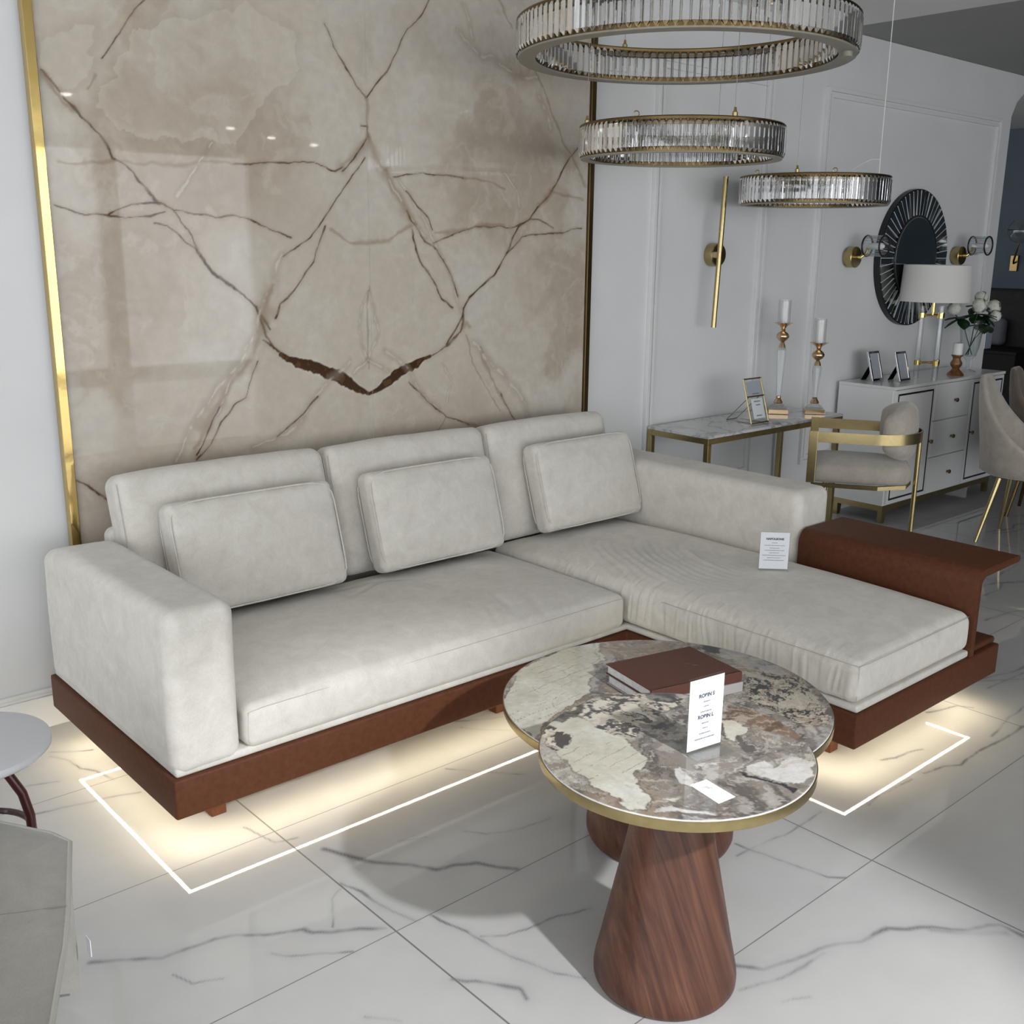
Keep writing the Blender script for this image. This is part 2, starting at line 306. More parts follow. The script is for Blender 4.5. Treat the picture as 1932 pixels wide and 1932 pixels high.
# ---------------------------------------------------------------- stone and tile vein maps (metres, on their own surfaces)
MV= [('d',0.007,[(1.218,2.149),(1.234,2.131),(1.262,2.106),(1.285,2.076),(1.311,2.051),(1.328,2.025),(1.358,2.0),(1.38,1.974),(1.403,1.94),(1.417,1.906),(1.446,1.892),(1.479,1.865),(1.497,1.839),(1.523,1.805),(1.559,1.767),(1.608,1.748),(1.62,1.736),(1.641,1.701),(1.675,1.659),(1.695,1.609),(1.724,1.568),(1.763,1.52),(1.808,1.49),(1.861,1.455),(1.914,1.414),(1.934,1.378),(1.96,1.331)]),('b',0.016,[(1.221,2.14),(1.261,2.095),(1.31,2.045)]),('d',0.007,[(1.914,1.414),(1.927,1.371),(1.941,1.308),(1.972,1.262),(2.002,1.238)]),('d',0.007,[(1.929,1.293),(1.961,1.27),(2.002,1.24),(2.037,1.214)]),('t',0.036,[(2.004,1.234),(2.032,1.215),(2.084,1.193),(2.139,1.176),(2.193,1.149),(2.248,1.137),(2.294,1.111),(2.34,1.082),(2.398,1.056)]),('t',0.03,[(2.398,1.056),(2.44,1.065),(2.482,1.093),(2.546,1.129),(2.609,1.145),(2.661,1.168),(2.708,1.187)]),('d',0.01,[(2.692,1.179),(2.739,1.199),(2.805,1.231),(2.866,1.275),(2.88,1.317),(2.889,1.382)]),('d',0.006,[(2.788,1.23),(2.84,1.29),(2.88,1.349),(2.889,1.382),(2.927,1.421),(2.989,1.467),(3.058,1.511),(3.097,1.565),(3.136,1.621),(3.16,1.679),(3.2,1.727),(3.262,1.756),(3.327,1.823),(3.384,1.873),(3.41,1.903),(3.441,1.959),(3.486,2.009),(3.531,2.055),(3.583,2.113),(3.666,2.18)]),('b',0.014,[(3.327,1.823),(3.384,1.873)]),('b',0.02,[(2.874,1.293),(2.904,1.319),(2.915,1.296)]),('d',0.004,[(1.216,1.749),(1.283,1.733),(1.316,1.727),(1.391,1.723),(1.446,1.714),(1.532,1.726),(1.581,1.74)]),('d',0.003,[(1.392,1.726),(1.464,1.762),(1.553,1.77),(1.584,1.759)]),('d',0.004,[(1.608,1.748),(1.674,1.734),(1.718,1.73),(1.769,1.72),(1.833,1.729),(1.886,1.723),(1.94,1.707)]),('d',0.003,[(1.94,1.707),(1.995,1.688),(2.066,1.665)]),('d',0.003,[(1.543,1.703),(1.587,1.695),(1.625,1.667),(1.658,1.636),(1.695,1.609)]),('d',0.0035,[(1.848,1.911),(1.932,1.917),(2.061,1.926),(2.133,1.927),(2.203,1.919),(2.27,1.906),(2.301,1.923)]),('b',0.006,[(1.236,1.877),(1.328,1.89),(1.415,1.901),(1.575,1.89),(1.848,1.911)]),('d',0.003,[(2.233,2.41),(2.273,2.338),(2.295,2.304),(2.342,2.252),(2.376,2.211),(2.409,2.178)]),('d',0.003,[(2.749,2.612),(2.688,2.533),(2.65,2.482),(2.608,2.442),(2.575,2.394),(2.529,2.315),(2.478,2.245),(2.409,2.178)]),('b',0.006,[(2.409,2.178),(2.411,2.079)]),('d',0.004,[(2.379,2.077),(2.411,2.079),(2.41,2.043)]),('b',0.022,[(2.41,2.043),(2.365,1.99),(2.306,1.931)]),('b',0.02,[(2.41,2.043),(2.445,1.985),(2.488,1.927)]),('d',0.003,[(2.41,2.039),(2.365,1.984),(2.32,1.924),(2.303,1.909)]),('d',0.0025,[(2.395,1.963),(2.318,1.862),(2.254,1.79),(2.195,1.719),(2.147,1.668),(2.057,1.611),(2.032,1.592)]),('w',0.009,[(2.03,1.601),(1.995,1.512),(1.987,1.485),(1.949,1.432),(1.916,1.371),(1.882,1.305),(1.846,1.267),(1.873,1.29),(1.826,1.214),(1.761,1.148),(1.685,1.06),(1.635,1.005),(1.594,0.938),(1.576,0.876)]),('b',0.03,[(1.987,1.485),(1.944,1.37),(1.884,1.257),(1.803,1.155),(1.713,1.036),(1.632,0.908)]),('d',0.0035,[(1.903,1.219),(1.877,1.165),(1.844,1.085),(1.8,1.054),(1.745,0.994),(1.693,0.917),(1.64,0.872)]),('w',0.006,[(1.789,1.162),(1.738,1.04),(1.71,0.997)]),('d',0.004,[(1.739,1.053),(1.667,0.93),(1.641,0.888)]),('b',0.02,[(2.488,1.927),(2.526,1.841),(2.579,1.768),(2.625,1.718)]),('w',0.006,[(2.488,1.927),(2.526,1.841),(2.579,1.768),(2.625,1.718),(2.678,1.675)]),('w',0.006,[(2.543,1.898),(2.591,1.842),(2.65,1.768),(2.743,1.619),(2.792,1.559),(2.826,1.493),(2.86,1.431),(2.88,1.373)]),('d',0.003,[(2.528,1.899),(2.545,1.9),(2.597,1.912),(2.684,1.923),(2.778,1.917),(2.881,1.908)]),('b',0.004,[(2.881,1.908),(3.126,1.887)]),('d',0.003,[(2.587,1.762),(2.636,1.699),(2.678,1.656),(2.743,1.619),(2.792,1.559),(2.826,1.493),(2.86,1.431)]),('d',0.003,[(2.591,1.842),(2.65,1.786),(2.695,1.748),(2.714,1.705)]),('d',0.005,[(2.209,1.701),(2.191,1.657),(2.165,1.602),(2.155,1.571),(2.104,1.507),(2.055,1.457),(2.01,1.423),(1.988,1.373)]),('d',0.005,[(2.612,1.695),(2.622,1.662),(2.64,1.614),(2.658,1.57),(2.685,1.534),(2.728,1.495),(2.772,1.427),(2.831,1.39)]),('b',0.007,[(2.234,1.688),(2.278,1.671),(2.323,1.648),(2.379,1.647),(2.466,1.644),(2.515,1.65),(2.562,1.684),(2.607,1.705)]),('d',0.003,[(2.721,1.646),(2.774,1.672),(2.866,1.701),(2.95,1.716),(3.047,1.718),(3.144,1.719),(3.221,1.741),(3.262,1.756)]),('b',0.012,[(2.722,1.697),(2.818,1.705),(3.02,1.724),(3.11,1.725)]),('d',0.003,[(3.262,1.756),(3.355,1.746),(3.405,1.72)]),('d',0.004,[(3.127,1.61),(3.222,1.68),(3.331,1.689),(3.442,1.704),(3.529,1.715),(3.591,1.723)]),('b',0.005,[(3.391,1.88),(3.504,1.868),(3.586,1.852)]),('b',0.004,[(2.889,1.254),(2.927,1.168),(3.006,1.049),(3.104,0.905)]),('d',0.004,[(3.103,0.989),(3.136,0.928),(3.191,0.855),(3.218,0.808)]),('b',0.012,[(2.972,1.202),(3.037,1.103),(3.078,1.012),(3.136,0.928)]),('w',0.01,[(2.933,1.222),(3.093,1.099),(3.176,1.012),(3.236,0.931),(3.257,0.866)]),('w',0.008,[(2.48,1.228),(2.534,1.18),(2.608,1.114),(2.659,1.037),(2.757,0.949)]),('d',0.004,[(2.594,1.084),(2.659,1.026),(2.737,0.962),(2.798,0.917),(2.907,0.874)]),('b',0.006,[(2.798,0.917),(2.748,0.865)]),('b',0.01,[(2.907,0.874),(2.995,0.855),(3.057,0.861)]),('w',0.009,[(2.309,1.192),(2.213,1.121),(2.143,1.05),(2.074,0.979),(2.008,0.943),(1.934,0.918),(1.86,0.892)]),('d',0.005,[(2.151,1.053),(2.085,1.001),(2.025,0.966),(1.966,0.927)]),('w',0.005,[(2.409,1.454),(2.374,1.397),(2.362,1.314),(2.38,1.251),(2.402,1.203)]),('w',0.005,[(2.409,1.454),(2.435,1.405),(2.453,1.31),(2.426,1.252),(2.402,1.203)]),('b',0.004,[(2.409,1.478),(2.401,1.165)]),('w',0.006,[(2.402,1.203),(2.332,1.148)]),('w',0.006,[(2.402,1.203),(2.486,1.138)]),('d',0.002,[(1.564,2.391),(1.53,2.363),(1.505,2.331),(1.477,2.285),(1.46,2.266),(1.438,2.238),(1.409,2.201)]),('b',0.006,[(1.381,2.153),(1.358,2.111)]),('d',0.0035,[(1.204,0.863),(1.247,0.833),(1.289,0.79),(1.333,0.744)]),('b',0.005,[(3.062,2.615),(3.118,2.571),(3.16,2.515)]),('b',0.006,[(3.284,2.355),(3.329,2.291),(3.398,2.184),(3.46,2.091),(3.501,2.053),(3.557,1.976),(3.601,1.902)]),('w',0.008,[(2.895,2.564),(2.92,2.502),(2.934,2.454)]),('w',0.008,[(2.851,2.474),(2.914,2.434),(2.987,2.401),(3.027,2.413),(3.079,2.376),(3.141,2.346),(3.232,2.33),(3.29,2.336)]),('w',0.009,[(3.292,2.266),(3.353,2.202),(3.377,2.147)]),('w',0.004,[(3.111,1.955),(3.184,1.893),(3.211,1.806)]),('w',0.004,[(2.759,1.142),(2.816,1.07),(2.801,0.979)]),('w',0.006,[(1.762,1.972),(1.729,1.918),(1.667,1.863),(1.624,1.792)])]
MP= [[(1.228,2.222),(1.311,2.255),(1.338,2.286),(1.4,2.297),(1.393,2.25),(1.373,2.208),(1.391,2.19),(1.351,2.151),(1.307,2.115),(1.266,2.114),(1.23,2.154)],[(1.521,2.241),(1.538,2.307),(1.605,2.3),(1.663,2.34),(1.779,2.396),(1.855,2.373),(1.937,2.427),(2.122,2.374),(2.115,2.214),(1.939,2.082),(1.832,1.994),(1.637,1.967),(1.545,1.971),(1.449,2.0),(1.393,2.052),(1.39,2.116),(1.46,2.134),(1.449,2.169),(1.476,2.22)]]
FV= [(0.0168,0.7,[(0.688,2.255),(0.768,2.201),(0.829,2.151),(0.884,2.15),(0.955,2.139),(0.996,2.12),(1.049,2.072),(1.095,2.049),(1.128,2.031),(1.141,2.001),(1.182,1.974),(1.244,1.946),(1.291,1.908)]),(0.0205,0.8,[(1.357,2.309),(1.388,2.238),(1.432,2.163),(1.472,2.129),(1.503,2.096),(1.54,2.028),(1.595,2.007),(1.643,1.976),(1.672,1.924),(1.71,1.882)]),(0.0087,0.8,[(1.311,2.139),(1.33,2.076),(1.331,2.027),(1.346,1.955),(1.358,1.913),(1.362,1.884)]),(0.0083,0.8,[(1.408,1.878),(1.41,1.84),(1.418,1.813),(1.435,1.769),(1.435,1.725),(1.441,1.681),(1.459,1.611),(1.471,1.575),(1.488,1.512),(1.529,1.457)]),(0.007,0.5,[(1.446,1.729),(1.495,1.692),(1.548,1.675),(1.647,1.668),(1.68,1.655),(1.734,1.638)]),(0.0053,0.5,[(1.298,2.119),(1.255,2.091),(1.192,1.99)]),(0.0065,0.6,[(1.03,1.999),(1.056,1.964),(1.083,1.943),(1.127,1.921),(1.18,1.884)]),(0.0142,0.6,[(1.3,1.647),(1.318,1.619),(1.333,1.608),(1.354,1.579),(1.39,1.524),(1.38,1.494)]),(0.0045,0.4,[(1.077,1.677),(1.111,1.644),(1.13,1.618)]),(0.0154,0.7,[(1.832,1.26),(1.877,1.207),(1.917,1.19),(1.951,1.177),(2.003,1.167),(2.044,1.163),(2.099,1.14),(2.142,1.114),(2.216,1.097),(2.236,1.088),(2.266,1.057),(2.328,1.026),(2.356,0.994),(2.398,0.957),(2.443,0.93),(2.468,0.909),(2.468,0.857)]),(0.0144,0.35,[(1.772,1.201),(1.834,1.176),(1.882,1.157),(1.957,1.146),(2.037,1.146)]),(0.024,0.3,[(2.314,1.018),(2.384,0.951),(2.444,0.888)]),(0.0076,0.7,[(2.26,1.578),(2.266,1.528),(2.28,1.463),(2.295,1.41),(2.311,1.35),(2.317,1.315),(2.355,1.28)]),(0.0079,0.45,[(2.215,1.539),(2.288,1.533),(2.397,1.513),(2.52,1.518),(2.608,1.519)]),(0.0116,0.6,[(3.041,1.572),(3.1,1.552),(3.168,1.549),(3.231,1.522)]),(0.0116,0.7,[(3.065,1.434),(3.163,1.412),(3.215,1.382),(3.349,1.391),(3.535,1.38),(3.674,1.378)]),(0.0109,0.6,[(3.909,1.617),(4.042,1.607),(4.168,1.591)]),(0.0102,0.6,[(3.512,1.658),(3.654,1.616),(3.683,1.574)]),(0.0086,0.5,[(2.747,1.442),(2.833,1.453),(2.886,1.451),(3.001,1.442)]),(0.0069,0.7,[(0.983,3.393),(1.097,3.316)]),(0.0088,0.6,[(0.972,3.362),(1.011,3.296),(1.016,3.212),(1.047,3.167),(1.071,3.078)]),(0.0124,0.6,[(0.784,3.019),(0.885,3.004),(0.956,2.984),(1.016,2.978),(1.102,2.947)]),(0.0086,0.5,[(0.805,3.217),(0.863,3.202),(0.933,3.173)]),(0.006,0.6,[(1.719,2.124),(1.761,2.069),(1.854,2.031),(1.956,2.014)]),(0.0059,0.4,[(1.541,2.206),(1.615,2.172)]),(0.0058,0.4,[(1.247,2.559),(1.275,2.425),(1.335,2.411)]),(0.0098,0.5,[(2.154,2.715),(2.227,2.671),(2.307,2.632)]),(0.0072,0.4,[(2.137,2.663),(2.183,2.602),(2.251,2.539)]),(0.0067,0.5,[(1.908,2.461),(1.975,2.38),(2.08,2.268)]),(0.0141,0.5,[(5.301,2.284),(5.282,2.185),(5.417,2.131)]),(0.0161,0.6,[(4.668,1.98),(4.854,1.966),(4.954,1.931)]),(0.0103,0.5,[(3.499,1.415),(3.857,1.457)]),(0.0047,0.4,[(0.822,2.079),(0.847,2.022),(0.898,1.994)]),(0.0047,0.4,[(1.817,1.107),(1.878,1.078)])]
TS= [('cream',[(-0.175,0.247),(-0.122,0.279),(-0.068,0.269),(-0.055,0.229),(-0.057,0.148),(-0.063,0.086),(-0.068,0.039),(-0.09,0.001),(-0.138,-0.012),(-0.169,-0.043),(-0.21,-0.107),(-0.241,-0.148),(-0.257,-0.109),(-0.266,-0.028),(-0.253,0.074),(-0.222,0.169)]),('speck',[(-0.164,0.251),(-0.016,0.323),(0.059,0.314),(0.127,0.281),(0.194,0.239),(0.214,0.168),(0.151,0.144),(0.055,0.13),(-0.015,0.098),(-0.066,0.101),(-0.064,0.167),(-0.054,0.257),(-0.083,0.282)]),('speck',[(-0.175,0.247),(-0.142,0.261),(-0.129,0.208),(-0.154,0.162),(-0.212,0.16),(-0.231,0.176)]),('dark',[(-0.139,0.271),(-0.067,0.298),(0.035,0.303),(-0.03,0.267),(-0.106,0.244)]),('dark',[(0.167,0.256),(0.226,0.214),(0.163,0.179),(0.133,0.205)]),('dark',[(0.025,0.141),(0.046,0.116),(0.105,0.123),(0.088,0.066),(0.053,0.054),(0.044,0.089),(0.011,0.11)]),('creamp',[(0.19,0.015),(0.205,-0.06),(0.105,-0.05)]),('brown',[(0.273,0.079),(0.301,-0.02),(0.29,-0.118),(0.242,-0.172),(0.221,-0.088),(0.192,0.014)]),('white',[(0.04,-0.157),(0.09,-0.157),(0.088,-0.203),(0.153,-0.186),(0.159,-0.221),(0.161,-0.248),(0.095,-0.29),(0.059,-0.243),(0.033,-0.175)]),('black',[(0.019,-0.151),(0.029,-0.177),(0.053,-0.237),(0.079,-0.282),(0.039,-0.286),(0.048,-0.25),(0.011,-0.191)]),('white',[(-0.239,-0.157),(-0.205,-0.169),(-0.168,-0.21),(-0.166,-0.232),(-0.227,-0.183)]),('white',[(-0.09,-0.058),(-0.058,-0.068),(-0.103,-0.122),(-0.126,-0.124),(-0.126,-0.091)]),('white',[(-0.202,-0.124),(-0.158,-0.135),(-0.187,-0.153)]),('creamp',[(-0.241,-0.148),(-0.209,-0.108),(-0.218,-0.132)])]
TL= [('cream',[(-0.335,0.302),(-0.212,0.389),(-0.074,0.44),(0.07,0.453),(0.167,0.43),(0.073,0.339),(-0.029,0.256),(-0.129,0.166),(-0.2,0.153),(-0.325,0.12),(-0.449,0.035),(-0.442,0.122),(-0.399,0.216)]),('grey',[(0.403,0.221),(0.47,0.119),(0.441,-0.055),(0.411,-0.113),(0.351,-0.083),(0.359,0.035),(0.378,0.128)]),('black',[(0.413,0.19),(0.437,0.158),(0.379,0.093),(0.361,0.131)]),('speckd',[(0.312,-0.03),(0.364,-0.073),(0.413,-0.154),(0.34,-0.283),(0.209,-0.396),(0.114,-0.441),(0.14,-0.337),(0.159,-0.219),(0.172,-0.142)]),('grey',[(0.119,-0.352),(0.198,-0.387),(0.166,-0.423),(0.056,-0.466),(0.063,-0.413)]),('creamp',[(0.151,0.419),(0.158,0.403),(0.054,0.311),(0.032,0.308)]),('grey',[(-0.018,0.267),(-0.001,0.233),(-0.098,0.14),(-0.129,0.166)])]
# ---------------------------------------------------------------- floor: polished marble-look tiles, 1.18 x 0.6 m
GX0, GDX, GY0, GDY = 1.3022, 1.1806, 2.4793, -0.6
m = colmat('polished_marble_tile', 0.035, 0.55, (8, 0.025)); M['floorm'] = m
b = m.node_tree.nodes['Principled BSDF']; geo = m.node_tree.nodes.new('ShaderNodeNewGeometry'); sp = m.node_tree.nodes.new('ShaderNodeSeparateXYZ'); lk(m, geo, 'Position', sp, 0)
def joint(axis, o, d, w):
    a = nd(m, 'ShaderNodeMath', operation='SUBTRACT'); a.inputs[1].default_value = o; lk(m, sp, axis, a, 0)
    q = nd(m, 'ShaderNodeMath', operation='DIVIDE'); q.inputs[1].default_value = abs(d); lk(m, a, 0, q, 0)
    r = nd(m, 'ShaderNodeMath', operation='ROUND'); lk(m, q, 0, r, 0)
    s = nd(m, 'ShaderNodeMath', operation='SUBTRACT'); lk(m, q, 0, s, 0); lk(m, r, 0, s, 1)
    t = nd(m, 'ShaderNodeMath', operation='ABSOLUTE'); lk(m, s, 0, t, 0)
    u = nd(m, 'ShaderNodeMath', operation='LESS_THAN'); u.inputs[1].default_value = w/abs(d)/2; lk(m, t, 0, u, 0); return u
jx = joint('X', GX0, GDX, 0.0048); jy = joint('Y', GY0, GDY, 0.0030)
jm = nd(m, 'ShaderNodeMath', operation='MAXIMUM'); lk(m, jx, 0, jm, 0); lk(m, jy, 0, jm, 1)
old = b.inputs['Base Color'].links[0]; src = old.from_socket; m.node_tree.links.remove(old)
mx = m.node_tree.nodes.new('ShaderNodeMix'); mx.data_type = 'RGBA'; m.node_tree.links.new(jm.outputs[0], mx.inputs[0]); m.node_tree.links.new(src, mx.inputs[6]); mx.inputs[7].default_value = (0.17, 0.165, 0.16, 1)
m.node_tree.links.new(mx.outputs[2], b.inputs['Base Color'])
rm = nd(m, 'ShaderNodeMath', operation='MULTIPLY_ADD'); rm.inputs[1].default_value = 0.5; rm.inputs[2].default_value = 0.035; lk(m, jm, 0, rm, 0); lk(m, rm, 0, b, 'Roughness')
fx = np.concatenate([np.arange(-4.0, 0.3, 0.3), np.arange(0.3, 4.2, 0.0048), np.arange(4.2, 9.0, 0.018), np.arange(9.0, 14.01, 0.25)])
fy = np.concatenate([np.arange(-6.0, 0.6, 0.3), np.arange(0.6, 3.62, 0.0048), np.arange(3.62, 8.01, 0.22)])
A, B, V, F = grid_mesh('floor', fx, fy, lambda a, c: np.stack([a, c, np.zeros_like(a)], 1))
col = np.empty(A.shape + (3,)); col[:] = (0.49, 0.487, 0.48)
ti = np.floor((A-GX0)/GDX).astype(int); tj = np.floor((B-GY0)/0.6).astype(int)
cl = fbm(A*1.7 + ti*3.1, B*1.7 + tj*5.7, 4, 3)
col = mix(col, (0.445, 0.448, 0.448), sst(0.45, 0.75, cl)*0.55)
WA = (fbm(A*9, B*9, 4, 5)-0.5); WB = (fbm(A*9, B*9, 4, 9)-0.5); WT = fbm(A*14, B*14, 3, 12)
def fl_vein(w, s, pts, dark=(0.19, 0.195, 0.205)):
    xs = [p[0] for p in pts]; ys = [p[1] for p in pts]; pad = 0.09
    i0, i1 = np.searchsorted(fx, (min(xs)-pad, max(xs)+pad)); j0, j1 = np.searchsorted(fy, (min(ys)-pad, max(ys)+pad))
    if i1-i0 < 2 or j1-j0 < 2: return
    sl = (slice(i0, i1), slice(j0, j1)); X = A[sl]+WA[sl]*0.022; Y = B[sl]+WB[sl]*0.022
    d = segdist(X, Y, pts); ww = w*(0.25+1.3*WT[sl])
    core = 1-sst(ww*0.12, ww*0.6+0.0022, d); halo = 1-sst(0, ww*3.0+0.006, d)
    c = mix(col[sl], (0.38, 0.385, 0.395), halo*0.38*s); col[sl] = mix(c, dark, np.clip(core*(0.10+1.0*WT[sl])*s, 0, 1)); col[sl] = mix(col[sl], (0.10, 0.105, 0.115), (1-sst(0.0, 0.0042, d))*sst(0.40, 0.62, WT[sl])*0.75*s)
for w, s, pts in FV: fl_vein(w, min(1.0, s*1.15), pts)
rnd = random.Random(5)
for ci in range(2, 7):
    for cj in range(-9, 3):
        x0 = GX0+ci*GDX; y0 = GY0+cj*0.6
        if y0 < 0.6 and x0 < 4.0: continue
        for q in range(rnd.choice((1, 2, 2, 3))):
            x = x0+rnd.uniform(0, 0.3); y = y0+rnd.uniform(0.05, 0.55); pts = [(x, y)]; sl_ = rnd.uniform(-0.5, 0.5)
            for k in range(rnd.randint(4, 9)):
                x += rnd.uniform(0.08, 0.16); y += sl_*0.12+rnd.uniform(-0.05, 0.05)
                if not (x0 < x < x0+GDX and y0 < y < y0+0.6): break
                pts.append((x, y))
            if len(pts) > 1 and x0 > 3.4: fl_vein(rnd.uniform(0.006, 0.02), rnd.uniform(0.3, 0.7), pts)
me = fast_mesh('floor', V, F); set_col(me, col); tag(add('floor', me, M['floorm']), kind='structure')
del A, B, V, F, WA, WB, WT, col, cl
# ---------------------------------------------------------------- room shell
def st(name, mb, m, **k): return tag(mb.build(name, m, None, **k), kind='structure')
ZC = 2.84; YW = 3.60
st('wall_back', MB().box(-4.0, 7.86, YW, YW+0.22, 0, ZC), M['wall'])
st('ceiling', MB().box(-4.1, 5.62, -6.1, YW+0.22, ZC, ZC+0.12), M['ceil'])
st('ceiling_right', MB().box(5.62, 14.1, -6.1, 8.1, ZC+0.002, ZC+0.12), M['ceil_dark'])  # right part in a darker grey than the rest of the ceiling
mb = MB(); x0, x1, z0, z1 = WIN_F                                    # front wall round the shop window
mb.box(-4.1, x0, -6.12, -6.0, 0, ZC); mb.box(x1, 14.1, -6.12, -6.0, 0, ZC); mb.box(x0, x1, -6.12, -6.0, 0, z0); mb.box(x0, x1, -6.12, -6.0, z1, ZC); [mb.box(q, q+0.25, -6.12, -6.0, z0, z1) for q in (0.0, 2.9, 5.0)]
st('wall_front', mb, M['wall'])
mb = MB(); y0, y1, z0, z1 = WIN_L
mb.box(-4.12, -4.0, -6.1, y0, 0, ZC); mb.box(-4.12, -4.0, y1, YW+0.2, 0, ZC); mb.box(-4.12, -4.0, y0, y1, 0, z0); mb.box(-4.12, -4.0, y0, y1, z1, ZC)
st('wall_left', mb, M['wall'])
st('wall_right', MB().box(14.0, 14.12, -6.1, 8.1, 0, ZC), M['blue'])
st('wall_bedroom', MB().box(11.3, 11.42, 3.7, 8.1, 0, ZC), M['blue'])
st('wall_bedroom_back', MB().box(7.6, 14.1, 8.0, 8.12, 0, ZC), M['blue'])
mb = MB(); mb.box(-4.0, 1.17, YW-0.016, YW, 0, 0.115); mb.box(-4.0, 1.17, YW-0.010, YW, 0.115, 0.128); mb.box(-4.0, 1.17, YW-0.014, YW, 0.128, 0.142)
st('baseboard_back', mb, M['white'], bevel=0.003)
st('baseboard_right', MB().box(3.66, 7.86, YW-0.016, YW, 0, 0.115), M['white'], bevel=0.003)
def moulding(name, x0, x1, z0, z1, w=0.055, t=0.022):
    mb = MB()
    for k, (o, ww, tt) in enumerate(((0, w*0.42, t), (w*0.42, w*0.25, t*0.45), (w*0.67, w*0.33, t*0.8))):
        a, b_, c, d = x0+o, x1-o, z0+o, z1-o
        mb.box(a, a+ww, YW-tt, YW, c, d); mb.box(b_-ww, b_, YW-tt, YW, c, d); mb.box(a+ww, b_-ww, YW-tt, YW, c, c+ww); mb.box(a+ww, b_-ww, YW-tt, YW, d-ww, d)
    st(name, mb, M['white_trim'], bevel=0.002)
M['white_trim'] = mat('white_trim_paint', (0.80, 0.80, 0.80), 0.4)
moulding('trim_1', 4.09, 5.03, 0.36, 2.53); moulding('trim_2', 5.53, 7.70, 0.36, 2.53)
# wall end pier cornice
st('trim_3', MB().prism([(7.86, 2.84), (8.12, 2.84), (8.06, 2.76), (7.99, 2.71), (7.92, 2.66), (7.86, 2.56)], lambda p: (p[0], YW, p[1]), lambda p: (p[0], YW+0.22, p[1])), M['wall'])
